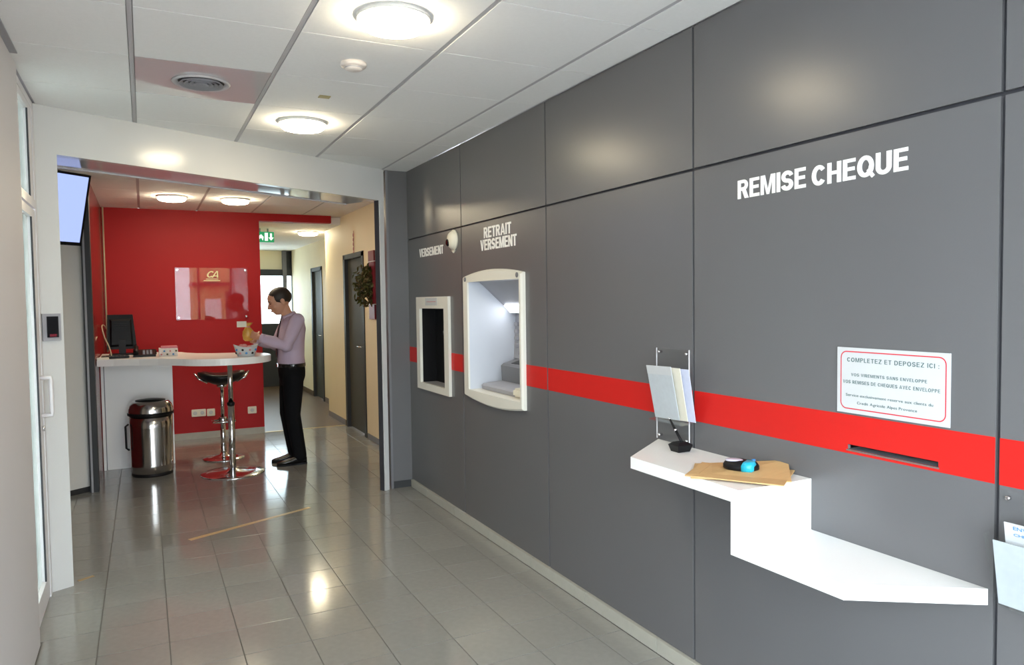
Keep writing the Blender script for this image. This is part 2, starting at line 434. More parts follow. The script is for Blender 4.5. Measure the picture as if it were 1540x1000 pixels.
# ---- skew end wall with the wide opening
def ep(s, n=0, z=0): v = A0+DE*s+NE*n; return Vector((v.x, v.y, z))
we = struct(MB().hexa([ep(-.0, 0, LT), ep(2.615, 0, LT), ep(2.615, .06, LT), ep(-.0, .06, LT), ep(-.0, 0, CH), ep(2.615, 0, CH), ep(2.615, .06, CH), ep(-.0, .06, CH)]).build('wall_end', 'white'))
we['label'] = 'white wall with a wide opening to the back room'
def ebox(s0, s1, n0, n1, z0, z1): return MB().hexa([ep(s0, n0, z0), ep(s1, n0, z0), ep(s1, n1, z0), ep(s0, n1, z0), ep(s0, n0, z1), ep(s1, n0, z1), ep(s1, n1, z1), ep(s0, n1, z1)])
ebox(-.0, .112, 0, .055, 0, LT).build('pillar', 'white', we)
ebox(2.565, 2.612, 0, .05, 0, LT).build('jamb', 'white', we)
ebox(2.556, 2.564, .01, .055, 0, LT).build('seal', 'joint', we)
ebox(-1.3, -.001, .0, .06, 0, CH).build('wall_piece', 'white', we)
hd = struct(ebox(.115, 2.60, .061, .45, LT+.012, CH-.002).build('trim_header', 'cgloss')); hd['label'] = 'glossy housing of the sliding door behind the lintel'
ebox(.115, 2.60, .435, .452, LT+.004, LT+.03).build('edge_profile', 'pvc', hd)
ebox(.115, 2.60, .061, .078, LT+.004, LT+.02).build('edge_profile', 'pvc', hd)
# grey pilaster between opening and panel wall
ps = struct(MB().box((1.836, 5.966, 0), (XR+.1, 6.10, CH)).build('trim_pilaster', 'panel')); ps['label'] = 'grey pilaster between the opening and the panel wall'
MB().box((1.826, 5.955, 0), (1.845, 5.99, CH)).build('edge_profile', 'greydark', ps)
MB().box((1.85, 5.962, 0), (2.0, 5.966, .06)).build('plinth', 'darkgrey', ps)

# ---- left side of the lobby
sw = struct(MB().box((-.62, -.8, 2.52), (-.49, .45, CH)).build('window_added', 'grey')); sw['label'] = 'unseen side window added beside the viewer for daylight'  # unseen window, added to bring more daylight onto the panel wall
for y in (-.85, .40): MB().box((-.60, y, 0), (-.50, y+.05, 2.52)).build('mullion', 'grey', sw)
MB().box((-.60, -.8, 0), (-.50, .40, .12)).build('frame_rail', 'grey', sw)
MB().box((-.56, -.8, .12), (-.552, .40, 2.52)).build('pane', 'glass', sw)
struct(MB().box((-.62, -1.0, 0), (-.478, -.85, CH)).build('wall_left_corner', 'nearwhite'))
o = struct(MB().cbox((-.62, .45, 0), (-.478, 3.995, CH), .006).build('wall_left', 'nearwhite')); o['label'] = 'plain pale wall beside the camera on the left'
dr = struct(MB().box((-.56, 3.99, 2.636), (-.50, 4.712, CH)).build('door_1', 'pvc')); dr['label'] = 'white framed glazed door with transom window at the far left'
MB().box((-.56, 4.655, 0), (-.498, 4.712, 2.636)).build('frame_post', 'pvc', dr)
MB().box((-.56, 3.99, 2.10), (-.498, 4.655, 2.145)).build('transom_bar', 'pvc', dr)
MB().box((-.535, 3.4, 2.152), (-.52, 4.60, 2.62)).build('pane', 'frost', dr)
for a, b in (((-.545, 4.525, 2.145), (-.503, 4.65, 2.636)), ((-.545, 3.99, 2.60), (-.503, 4.53, 2.636))): MB().box(a, b).build('sash', 'pvc', dr)
lf = MB().box((-.55, 4.525, .012), (-.502, 4.65, 2.09)).build('stile', 'pvc', dr)
MB().box((-.55, 3.99, .012), (-.502, 4.524, .13)).build('rail', 'pvc', dr)
MB().box((-.55, 3.99, 2.045), (-.502, 4.524, 2.09)).build('rail', 'pvc', dr)
MB().box((-.535, 3.4, .13), (-.522, 4.525, 2.045)).build('pane', 'frost', dr)
MB().box((-.509, 4.516, .13), (-.501, 4.5245, 2.045)).build('gasket', 'joint', dr)
MB().box((-.509, 4.516, 2.15), (-.501, 4.5245, 2.60)).build('gasket', 'joint', dr)
hn = MB().tube([(-.502, 4.60, 1.20), (-.455, 4.60, 1.20), (-.455, 4.60, 1.185), (-.455, 4.60, 1.02), (-.455, 4.60, 1.0), (-.502, 4.60, 1.0)], .011).build('handle', 'pvc', dr)
MB().lathe([(.014, 0), (.014, .012), (.008, .013)], (-.502, 4.60, .93), 16, 'X').build('lock_cylinder', 'chrome', dr)
struct(MB().box((-1.66, 4.05, -.06), (-1.5, 9.5, CH)).build('wall_far_left', 'greige'))
# ---- back room
pt = struct(MB().hexa([(-1.5, 6.40, .045), (-.455, 7.165, .045), (-.50, 7.24, .045), (-1.5, 6.50, .045), (-1.5, 6.40, CH), (-.455, 7.165, CH), (-.50, 7.24, CH), (-1.5, 6.50, CH)]).build('wall_partition', 'greige'))
pt['label'] = 'pale partition panel under the television'
MB().hexa([(-1.5, 6.395, 0), (-.453, 7.16, 0), (-.50, 7.24, 0), (-1.5, 6.50, 0), (-1.5, 6.395, .045), (-.453, 7.16, .045), (-.50, 7.24, .045), (-1.5, 6.50, .045)]).build('plinth', 'darkgrey', pt)
o = struct(MB().cbox((-.452, 7.10, 0), (-.385, 7.22, CH), .004).build('trim_post', 'darkgrey')); o['label'] = 'dark grey vertical post left of the counter'
MB().box((-.44, 7.092, 0), (-.425, 7.0995, CH)).build('edge_profile', 'grey', o)
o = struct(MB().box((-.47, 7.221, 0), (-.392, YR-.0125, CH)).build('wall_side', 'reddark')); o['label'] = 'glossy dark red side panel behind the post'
wb = struct(MB().box((-.52, YR, .075), (1.28, YR+.12, CH)).build('wall_back', 'red')); wb['label'] = 'red wall behind the counter'
MB().box((1.28, YR, 2.58), (2.15, YR+.1, CH)).build('beam', 'red', wb)
o = struct(MB().box((-.52, YR-.012, 0), (1.28, YR+.12, .075)).build('baseboard_back', 'skirt')); o['label'] = 'grey tile skirting under the red wall'
o = struct(MB().tube([(-.372, YR-.012, CH), (-.372, YR-.012, 1.06)], .009, 8).build('trim_4', 'cable')); o['label'] = 'pale vertical cable duct in the corner of the red wall'
wbr = struct(MB().box((XR, 6.10, -.06), (XR+.1, 8.40, CH)).build('wall_back_right', 'beige')); wbr['label'] = 'cream painted wall on the right of the back room'
MB().box((XR, 9.29, -.06), (XR+.1, 10.35, CH)).build('wall_piece', 'beige', wbr)
MB().box((XR, 8.40, 2.165), (XR+.1, 9.29, CH)).build('wall_piece', 'beige', wbr)
MB().box((XR+.1, 10.25, -.06), (2.55, 10.35, CH)).build('wall_piece', 'beige', wbr)
MB().box((2.55, 10.25, -.06), (2.65, 11.82, CH)).build('wall_piece', 'beige', wbr)
MB().box((2.55, 12.6, -.06), (2.65, 14.6, CH)).build('wall_piece', 'beige', wbr)
MB().box((2.55, 11.82, 2.15), (2.65, 12.6, CH)).build('wall_piece', 'beige', wbr)
sk = struct(MB().box((XR-.01, 6.1, 0), (XR-.0005, 8.33, .06)).build('baseboard_back_right', 'greydark')); sk['label'] = 'dark skirting along the cream wall'
for a, b in (((XR-.01, 9.36, 0), (XR-.0005, 10.34, .07)), ((2.54, 10.36, 0), (2.5495, 11.75, .08)), ((2.54, 12.66, 0), (2.5495, 14.5, .08))): MB().box(a, b).build('skirting_piece', 'brown', sk)
def door(name, x, y0, y1, zt, label, hy):
    d = struct(MB().cbox((x+.03, y0+.05, .008), (x+.07, y1-.05, zt-.05), .003).build(name, 'doorgrey')); d['label'] = label
    MB().box((x-.012, y0-.03, 0), (x+.099, y0+.05, zt)).build('frame_post', 'darkgrey', d)
    MB().box((x-.012, y1-.05, 0), (x+.099, y1+.03, zt)).build('frame_post', 'darkgrey', d)
    MB().box((x-.012, y0-.03, zt-.05), (x+.099, y1+.03, zt+.01)).build('frame_head', 'darkgrey', d)
    h = MB().lathe([(.022, 0), (.022, -.008)], (x+.03, hy, 1.05), 16, 'X').build('handle', 'chrome', d)
    MB().tube([(x+.03, hy, 1.05), (x-.015, hy, 1.05), (x-.02, hy+(.06 if hy < (y0+y1)/2 else -.06), 1.05), (x-.02, hy+(.12 if hy < (y0+y1)/2 else -.12), 1.05)], .008).build('lever', 'chrome', d)
    return d
door('door_2', XR, 8.40, 9.29, 2.165, 'dark grey door in the cream wall behind the wreath', 8.55)
door('door_3', 2.55, 11.82, 12.6, 2.15, 'dark door far down the corridor', 11.96)
# corridor end: glazed partition
wf = struct(MB().box((.8, 14.5, 2.12), (2.42, 14.6, CH)).build('wall_far', 'beige')); wf['label'] = 'cream wall with dark glazed partition at the corridor end'
MB().box((.8, 14.5, -.06), (2.9, 14.6, 1.17)).build('wall_piece', 'darkgrey', wf)
MB().box((2.42, 14.5, 2.14), (2.9, 14.6, CH)).build('wall_piece', 'darkgrey', wf)
MB().box((2.60, 14.5, 1.17), (2.9, 14.6, 2.14)).build('wall_piece', 'darkgrey', wf)
struct(MB().box((.7, 9.47, -.06), (.8, 14.6, CH)).build('wall_corridor_left', 'beige'))
wn = struct(MB().box((1.6, 14.44, 2.10), (2.62, 14.5, 2.22)).build('window_1', 'darkgrey')); wn['label'] = 'bright window in dark frame at the end of the corridor'
MB().box((1.6, 14.44, 1.10), (2.62, 14.5, 1.20)).build('frame_bar', 'darkgrey', wn)
MB().box((2.38, 14.40, 0), (2.45, 14.5, CH)).build('frame_bar', 'greydark', wn)
MB().box((2.54, 14.42, 0), (2.549, 14.5, CH)).build('frame_bar', 'darkgrey', wn)
MB().box((1.6, 14.44, 2.60), (2.549, 14.5, CH)).build('frame_bar', 'darkgrey', wn)
MB().box((.8, 14.54, 1.17), (2.60, 14.545, 2.12)).build('pane', 'tint', wn)
# shop front behind the camera (gives the reflections)
sf = struct(MB().box((-.48, -1.04, 2.55), (2.0, -.97, CH)).build('window_2', 'grey')); sf['label'] = 'glazed shop front behind the viewer'
for x in (-.47, .32, .40, 1.2, 1.95): MB().box((x, -1.04, 0), (x+.05, -.97, 2.55)).build('mullion', 'grey', sf)
MB().box((-.42, -1.04, 0), (1.95, -.97, .1)).build('frame_rail', 'grey', sf)
MB().box((-.42, -1.008, .1), (1.95, -1.0, 2.55)).build('pane', 'glass', sf)
o = struct(MB().box((-14, -30, -.14), (16, -1.06, -.03)).build('pavement', 'asphalt')); o['label'] = 'pavement outside the shop front'
MB().box((-14, -1.06, -.14), (-1.71, 4.0, -.03)).build('pavement_side', 'asphalt', o)

ks = struct(MB().box((1.5, -10, -.03), (3.4, -8, 3.0)).build('wall_added_kiosk', 'kraft')); ks['label'] = 'unseen brown kiosk added outside to break up the logo board reflection'  # unseen kiosk, added to break up the reflection in the logo board
MB().box((1.85, -8.0, .5), (2.35, -7.97, 1.75)).build('reflection_panel', 'whitegloss', ks); MB().box((2.5, -8.0, .8), (3.2, -7.97, 2.0)).build('shutter', 'darkgrey', ks)  # white panel added as a bright patch for that reflection
MB().box((1.45, -10, 2.2), (3.45, -7.6, 2.3)).build('awning', 'maroon', ks)
# =================================================================== CEILING THINGS
def lamp(x, y, label, CH=CH):
    t = thing('ceiling_lamp', (x, y, CH), label, 'lamp', 'round ceiling lamps')
    MB().lathe([(.118, 0), (.122, -.012), (.118, -.016)], (x, y, CH), 40).build('lamp_base', 'lampbase', t)
    MB().lathe([(.134, 0), (.141, 0), (.141, -.016), (.134, -.016)], (x, y, CH), 40, cap=False).build('trim_ring', 'lampbase', t)
    pr = [(.133, -.012), (.133, -.020), (.129, -.034), (.116, -.044), (.09, -.050), (.04, -.054), (.002, -.055)]
    MB().lathe(pr, (x, y, CH), 40, cap=False).build('diffuser', 'lamp', t)
lamp(CX+1.5*CT, CY-.5*CT, 'round glowing ceiling lamp nearest the viewer, largest of all')
lamp(CX+1.5*CT, CY+2.5*CT, 'round glowing ceiling lamp in front of the white lintel')
lamp(CX+.5*CT, CY+8.5*CT, 'round ceiling lamp before the red wall, left one of the pair')
lamp(CX+1.5*CT, CY+8.5*CT, 'round ceiling lamp before the red wall, right one of the pair')
lamp(2.1, 10.55, 'round ceiling lamp in the corridor beyond the red beam', CC)
vx, vy = CX+.5*CT, CY+1.48*CT
t = thing('air_vent', (vx, vy, CH), 'round grey air vent in the glossy ceiling tile', 'vent')
MB().lathe([(.128, 0), (.135, -.004), (.128, -.012), (.112, -.008), (.108, 0)], (vx, vy, CH), 40, cap=False).build('rim', 'runner', t)
for r in (.10, .077, .054, .032): MB().lathe([(r-.016, -.002), (r, -.016), (r+.003, -.014), (r-.012, 0)], (vx, vy, CH), 36, cap=False).build('vane', 'grey', t)
MB().lathe([(.106, -.001), (.001, -.0015)], (vx, vy, CH), 32, cap=False).build('throat', 'darkgrey', t)
sx, sy = CX+1.5*CT, CY+.5*CT
t = thing('smoke_detector', (sx, sy, CH), 'small round smoke detector between the two nearer ceiling lamps', 'detector')
MB().lathe([(.058, 0), (.060, -.010), (.056, -.018), (.04, -.020)], (sx, sy, CH), 32).build('base', 'smoke', t)
MB().lathe([(.040, -.020), (.038, -.029), (.026, -.035), (.002, -.036)], (sx, sy, CH), 32, cap=False).build('sensor_head', 'smoke', t)
MB().lathe([(.0395, -.022), (.0402, -.024), (.0393, -.026)], (sx, sy, CH), 32, cap=False).build('slot_ring', 'grey', t)
o = MB().cbox((sx-.03, CY+1.5*CT-.025, CH-.004), (sx+.03, CY+1.5*CT+.025, CH), .0015).build('ceiling_label', 'tag')
tag(o, 'small square tan label stuck on the ceiling near the smoke detector', 'label')

# =================================================================== LETTERING
def glyph(ch, bold):
    cu = bpy.data.curves.new('g', 'FONT'); cu.body = ch; cu.size = 1; cu.offset = bold; cu.extrude = 0; cu.resolution_u = 5
    ob = bpy.data.objects.new('g', cu); COL.objects.link(ob)
    dg = bpy.context.evaluated_depsgraph_get(); me = bpy.data.meshes.new_from_object(ob.evaluated_get(dg))
    bpy.data.objects.remove(ob); bpy.data.curves.remove(cu)
    return me
def wall_map(org, u, v, nrm):
    return Matrix((u, v, nrm)).transposed().to_4x4(), Vector(org)
UY, UZ, NX = Vector((0, -1, 0)), Vector((0, 0, 1)), Vector((-1, 0, 0))
def flat_text(txt, bold, x0, x1, y0, cap, to3, thick, spread=None):
    """text fitted between x0..x1, baseline y0, cap height; returns list of meshes, one per letter"""
    gl = []; cur = 0; sp = .09
    ref = glyph('E', bold); ch_ = max(v.co.y for v in ref.vertices)-min(v.co.y for v in ref.vertices); base = min(v.co.y for v in ref.vertices)
    for c in txt:
        if c == ' ': cur += .32; continue
        me = glyph(c, bold); xs = [v.co.x for v in me.vertices]; a, b = min(xs), max(xs)
        gl.append((me, cur-a)); cur += b-a+sp
    tot = cur-sp; kx = (x1-x0)/tot; ky = cap/ch_
    out = []
    for me, dx in gl:
        bm = bmesh.new(); bm.from_mesh(me)
        for v in bm.verts: v.co = Vector(((v.co.x+dx)*kx+x0, (v.co.y-base)*ky+y0, 0))
        bmesh.ops.remove_doubles(bm, verts=bm.verts, dist=1e-6)
        r = bmesh.ops.extrude_face_region(bm, geom=bm.faces[:])
        for e in r['geom']:
            if isinstance(e, bmesh.types.BMVert): e.co.z += thick
        for v in bm.verts: v.co = to3(v.co)
        bmesh.ops.recalc_face_normals(bm, faces=bm.faces)
        out.append(bm)
    return out
TH = .2; SPC = .085
def ribbon(pts, h, closed=False):
    n = len(pts); L_, R__ = [], []
    for i in range(n):
        a = pts[i-1] if (i or closed) else pts[i]; b = pts[(i+1) % n] if (i < n-1 or closed) else pts[i]
        dx, dy = b[0]-a[0], b[1]-a[1]; l = math.hypot(dx, dy); L_.append((pts[i][0]-dy/l*h, pts[i][1]+dx/l*h)); R__.append((pts[i][0]+dy/l*h, pts[i][1]-dx/l*h))
    return [[L_[i], R__[i], R__[(i+1) % n], L_[(i+1) % n]] for i in range(n if closed else n-1)]
def rc(x0, y0, x1, y1): return [(x0, y0), (x1, y0), (x1, y1), (x0, y1)]
def ear(cx, cy, rx, ry, a0, a1, n=16): return [(cx+rx*math.cos(math.radians(a0+(a1-a0)*k/n)), cy+ry*math.sin(math.radians(a0+(a1-a0)*k/n))) for k in range(n+1)]
def block(c):
    t = TH; h = t/2; v = t*.86
    if c == 'I': return t, [rc(0, 0, t, 1)]
    if c == 'E': return .60, [rc(0, 0, t, 1), rc(t, 0, .60, v), rc(t, 1-v, .59, 1), rc(t, .5-v/2+.02, .55, .5+v/2+.02)]
    if c == 'H': return .68, [rc(0, 0, t, 1), rc(.68-t, 0, .68, 1), rc(t, .5-v/2, .68-t, .5+v/2)]
    if c == 'T': return .62, [rc(.31-h, 0, .31+h, 1-v), rc(0, 1-v, .62, 1)]
    if c == 'M': return .86, [rc(0, 0, t*.92, 1), rc(.86-t*.92, 0, .86, 1), [(t*.5, 1), (.43-t*.36, 0), (.43+t*.3, 0), (t*1.25, 1)], [(.86-t*1.25, 1), (.43-t*.3, 0), (.43+t*.36, 0), (.86-t*.5, 1)]]
    if c == 'N': return .68, [rc(0, 0, t*.95, 1), rc(.68-t*.95, 0, .68, 1), [(0, 1), (.68-t*1.1, 0), (.68, 0), (t*1.1, 1)]]
    if c == 'V': return .70, [[(0, 1), (.35-h*.9, 0), (.35+h*.2, 0), (t*1.02, 1)], [(.70-t*1.02, 1), (.35-h*.2, 0), (.35+h*.9, 0), (.70, 1)]]
    if c == 'A': return .74, [[(0, 0), (t, 0), (.37+h*.3, 1), (.37-h*1.05, 1)], [(.74-t, 0), (.74, 0), (.37+h*1.05, 1), (.37-h*.3, 1)], rc(.17, .2, .57, .2+v*.85)]
    if c == 'U': return .68, ribbon([(h, 1), (h, .34)]+ear(.34, .34, .34-h, .34-v/2, 180, 360)+[(.68-h, .34), (.68-h, 1)], h)
    if c == 'C': return .70, ribbon(ear(.36, .5, .36-h, .5-h, 38, 322, 28), h)
    if c == 'Q': return .74, ribbon(ear(.37, .5, .37-h, .5-h, 0, 360-360/30, 29), h, True)+[[(.44, .30), (.66, -.06), (.78, .04), (.54, .38)]]
    if c == 'O': return .78, ribbon(ear(.39, .5, .39-h, .5-h, 0, 360-360/30, 29), h, True)
    if c == 'L': return .52, [rc(0, 0, t, 1), rc(t, 0, .52, v)]
    if c == 'Z': return .60, [rc(0, 0, .60, v), rc(0, 1-v, .60, 1), [(0, v), (t*1.2, v), (.60, 1-v), (.60-t*1.2, 1-v)]]
    if c == 'D': return .70, [rc(0, 0, t, 1)]+ribbon([(t, 1-v/2), (.30, 1-v/2)]+ear(.30, .5, .40-h, .5-v/2, 90, -90, 16)+[(.30, v/2), (t, v/2)], h)
    if c == 'P': return .62, [rc(0, 0, t, 1)]+ribbon([(t, 1-v/2), (.34, 1-v/2)]+ear(.34, .715, .28-h, .285-v/2, 90, -90, 14)+[(.34, .43+v/2), (t, .43+v/2)], h*.9)
    if c == ':': return t, [rc(0, 0, t, t), rc(0, .55, t, .55+t)]
    if c == 'S':
        ry = (1-2*h)/4; return .64, ribbon(ear(.32, 1-h-ry, .32-h, ry, 10, 260, 18)+ear(.32, h+ry, .32-h, ry, 80, -170, 18), h)
    if c == 'R': return .68, [rc(0, 0, t, 1)]+ribbon([(t, 1-v/2), (.38, 1-v/2)]+ear(.38, .715, .28-h, .285-v/2, 90, -90, 14)+[(.38, .43+v/2), (t, .43+v/2)], h*.9)+[[(.30, .45), (.47, 0), (.70, 0), (.52, .45)]]
def block_text(txt, x0, x1, y0, cap, to3, thick):
    cur = 0; gl = []
    for c in txt:
        if c == ' ': cur += .42; continue
        wd, ps = block(c); gl.append((cur, ps)); cur += wd+SPC
    kx = (x1-x0)/(cur-SPC); out = []
    for dx, ps in gl:
        m = MB()
        for pi_, p in enumerate(ps):
            a = [to3(Vector((x0+(q[0]+dx)*kx, y0+q[1]*cap, 0))) for q in p]; b = to3(Vector((0, 0, thick*(1+.04*pi_))))-to3(Vector((0, 0, 0)))
            m.slab(a, b)
        out.append(m)
    return out
def letters(name, lines, label, bold, xface=W, thick=.002, m='letter'):
    yc = sum(l[1]+l[2] for l in lines)/(2*len(lines)); zc = min(l[3] for l in lines)
    t = thing(name, (xface, yc, zc), label, 'lettering')
    for txt, ya, yb, z, cap in lines:
        for mb in block_text(txt, 0, ya-yb, z, cap, lambda c, ya=ya: Vector((xface-.0002-c.z, ya-c.x, c.y)), thick): mb.build('letter', m, t)
    return t
letters('wall_lettering', [('REMISE', 2.106, 1.788, 1.948, .069), ('CHEQUE', 1.762, 1.416, 1.946, .067)], 'white letters reading REMISE CHEQUE on the grey panel', .022)
letters('wall_lettering', [('RETRAIT', 4.413, 4.012, 1.988, .070), ('VERSEMENT', 4.469, 3.943, 1.909, .070)], 'white letters reading RETRAIT VERSEMENT above the cash machine', .022)
letters('wall_lettering', [('VERSEMENT', 5.677, 5.145, 1.936, .066)], 'white letters reading only VERSEMENT above the small black terminal', .022)

# ---- notice
t = thing('notice_sign', (W, 1.467, 1.205), 'white notice with red rounded border and deposit instructions', 'sign')
NT = MB().box((W-.004, 1.281, 1.2055), (W-.0003, 1.655, 1.415)).build('sign_plate', 'paper', t)
def rrect(y0, y1, z0, z1, r, n=6):
    p = []
    for cy, cz, a0 in ((y1-r, z1-r, 0), (y0+r, z1-r, pi/2), (y0+r, z0+r, pi), (y1-r, z0+r, 1.5*pi)):
        for k in range(n+1): a = a0+pi/2*k/n; p.append((cy+r*math.cos(a), cz+r*math.sin(a)))
    return p
oo = rrect(1.291, 1.642, 1.218, 1.404, .022); ii = rrect(1.2945, 1.6385, 1.2215, 1.4005, .0185); n = len(oo)
MB().add([(W-.0045, a, b) for a, b in oo]+[(W-.0045, a, b) for a, b in ii], [(k, (k+1) % n, n+(k+1) % n, n+k) for k in range(n)]).build('border', 'inkred', t)
for txt, a, b, zf, cap, bold in [('COMPLETEZ ET DEPOSEZ ICI :', .10, .915, .215, .0135, .002), ('VOS VIREMENTS SANS ENVELOPPE', .14, .82, .43, .0095, .0),
        ('VOS REMISES DE CHEQUES AVEC ENVELOPPE', .06, .925, .545, .0105, .0), ('Service exclusivement reserve aux clients du', .09, .87, .74, .0085, .0), ('Credit Agricole Alpes Provence', .20, .74, .85, .0085, .0)]:
    Yl = 1.655; wd = .374; z = 1.415-zf*.21
    big = bmesh.new(); mb = MB()
    fm = lambda c: Vector((W-.0042-c.z, Yl-c.x, c.y))
    if txt.isupper():
        TH, SPC = .15, .2
        for q_ in block_text(txt, a*wd, b*wd, z, cap, fm, .0004): mb.add(q_.v, q_.f)
    else:
        for bm in flat_text(txt, bold, a*wd, b*wd, z, cap, fm, .0005): mb.bm(bm)
    mb.build('text_line', 'ink', t)
    big.free()

# =================================================================== MACHINES IN THE WALL
# small black deposit terminal
t = thing('deposit_terminal', (W, 5.37, .88), 'small black recessed terminal in a cream frame left of the cash machine', 'terminal')
m = MB(); holed(m, 5.022, 5.722, .875, 1.615, (5.11, 5.645, .928, 1.524), W-.022, W+.001); m.build('frame', 'atmframe', t)
MB().box((W+.12, 5.08, .915), (W+.13, 5.67, 1.535)).build('back_plate', 'black', t)
for a, b in (((W+.001, 5.095, .915), (W+.12, 5.105, 1.535)), ((W+.001, 5.65, .915), (W+.12, 5.66, 1.535)), ((W+.001, 5.10, 1.527), (W+.12, 5.65, 1.537))): MB().box(a, b).build('lining', 'black', t)
MB().box((W+.001, 5.10, .912), (W+.12, 5.65, .926)).build('sill', 'grey', t)
o = MB().box((W-.0235, 5.24, 1.548), (W-.022, 5.50, 1.606)).build('sticker', 'paper', t)
MB().box((W-.0238, 5.27, 1.575), (W-.0235, 5.47, 1.578)).build('printed_line', 'inkred', o)
MB().lathe([(.012, 0), (.012, -.012), (.006, -.013)], (W+.12, 5.40, 1.36), 16, 'X').build('socket', 'grey', t)
MB().tube([(W+.119, 5.40, 1.36), (W+.09, 5.41, 1.34), (W+.11, 5.44, 1.31), (W+.119, 5.45, 1.30)], .005, 8).build('lead', 'greydark', t)
MB().tube([(W+.12, 5.39, 1.13), (W+.095, 5.34, 1.125), (W+.10, 5.29, 1.13)], .006, 8).build('lever', 'chrome', t)
# cash machine
t = thing('cash_machine', (W, 4.31, .89), 'large cash machine in a white frame with bowed top and bottom', 'cash machine')
def arc_pts(ya, yb, z, bow, n=14): return [(ya+(yb-ya)*k/n, z+bow*(1-(2*k/n-1)**2)) for k in range(n+1)]
ot = arc_pts(3.836, 4.722, 1.745, .036); ob_ = arc_pts(3.836, 4.722, .925, -.034)
it = arc_pts(3.866, 4.640, 1.706, .002); ib = arc_pts(3.866, 4.640, .972, -.002)
XF = W-.03; m = MB(); vs = []; fs = []
ring_o = ot+ob_[::-1]; ring_i = it+ib[::-1]; n = len(ring_o)
def bevel(p, d): return (p[0]+(d if p[0] < 4.28 else -d)*min(1, abs(p[0]-4.28)/.2), p[1]+(d if p[1] < 1.33 else -d))
L = [[(W+.001, a, b) for a, b in ring_o], [(XF+.012, a, b) for a, b in ring_o], [(XF, *bevel(p, .01)) for p in ring_o], [(XF, a, b) for a, b in ring_i], [(XF+.012, a, b) for a, b in ring_i]]
for l in L: vs += l
for k in range(len(L)-1):
    for i in range(n): fs.append((k*n+i, k*n+(i+1) % n, (k+1)*n+(i+1) % n, (k+1)*n+i))
m.add(vs, fs); m.build('frame', 'atmframe', t)
for y, z in ((4.672, 1.727), (3.885, 1.730)): MB().lathe([(.016, 0), (.016, -.004), (.009, -.006)], (XF, y, z), 16, 'X').build('bolt_cap', 'greydark', t)
MB().box((XF+.012, 4.640, .96), (W+.42, 4.653, 1.72)).build('side_lining', 'atmside', t)
MB().box((XF+.012, 3.853, .96), (W+.42, 3.866, 1.72)).build('side_lining', 'atmside', t)
def xz(poly, y0, y1, name, m): return MB().slab([(x, y0, z) for x, z in poly], (0, y1-y0, 0)).build(name, m, t)
xz([(XF+.012, 1.709), (2.08, 1.706), (2.25, 1.553), (2.31, 1.49), (2.36, 1.485), (2.42, 1.49), (2.42, 1.722), (XF+.012, 1.722)], 3.866, 4.640, 'hood', 'grey')
MB().slab([(2.252, 3.90, 1.5505), (2.298, 3.90, 1.5015), (2.290, 3.90, 1.494), (2.244, 3.90, 1.543)], (0, .70, 0)).build('hood_lamp', 'atmlamp', t)
xz([(XF+.012, .972), (2.10, .972), (2.44, .99), (2.44, .955), (XF+.012, .955)], 3.866, 4.640, 'floor_plate', 'atmframe')
xz([(2.07, .973), (2.065, 1.0), (2.08, 1.012), (2.222, 1.022), (2.24, .98)], 4.12, 4.60, 'tray', 'grey')
MB().cbox((2.05, 3.88, .975), (2.20, 4.10, 1.03), .012).build('card_slot', 'cream', t)
xz([(2.222, .975), (2.215, 1.128), (2.235, 1.143), (2.35, 1.172), (2.35, .975)], 3.88, 4.60, 'keyboard_block', 'greydark')
kb = xz([(2.245, 1.146), (2.335, 1.170), (2.335, 1.173), (2.245, 1.149)], 3.97, 4.50, 'keypad', 'darkgrey')
for r in range(3):
    for c in range(4):
        x0 = 2.255+r*.027; z0 = 1.1515+r*.0072; y0 = 4.14+c*.06
        MB().hexa([(x0, y0, z0), (x0+.02, y0, z0+.0053), (x0+.02, y0+.04, z0+.0053), (x0, y0+.04, z0), (x0, y0, z0+.006), (x0+.02, y0, z0+.0113), (x0+.02, y0+.04, z0+.0113), (x0, y0+.04, z0+.006)]).build('key', 'grey', kb)
xz([(2.335, 1.17), (2.355, 1.49), (2.42, 1.49), (2.42, 1.17)], 3.866, 4.640, 'fascia', 'grey')
MB().slab([(2.338, 3.93, 1.20), (2.338, 4.555, 1.20), (2.352, 4.555, 1.46), (2.352, 3.93, 1.46)], (-.004, 0, 0)).build('screen', 'darkscreen', t)
for z in (1.25, 1.30, 1.35, 1.40): MB().cbox((2.326, 4.57, z), (2.346, 4.615, z+.025), .003).build('side_key', 'grey', t)
# security camera
t = thing('security_camera', (W, 4.93, 2.02), 'small white dome camera with dark lens at the panel joint', 'camera')
MB().lathe([(.072, 0), (.074, -.010), (.066, -.016)], (W, 4.93, 2.018), 28, 'X').build('base', 'cream', t)
MB().lathe([(.066, -.014), (.062, -.026), (.050, -.038), (.030, -.046), (.002, -.049)], (W, 4.93, 2.018), 28, 'X', cap=False).build('dome', 'cream', t)
MB().lathe([(.026, 0), (.026, -.02), (.018, -.024)], (W-.030, 4.945, 2.0), 20, 'X').build('lens', 'darkscreen', t)
MB().slab([(W-.012, 4.90, 1.945), (W-.012, 4.96, 1.945), (W-.012, 4.93, 1.925)], (.011, 0, 0)).build('cable_gland', 'cream', t)

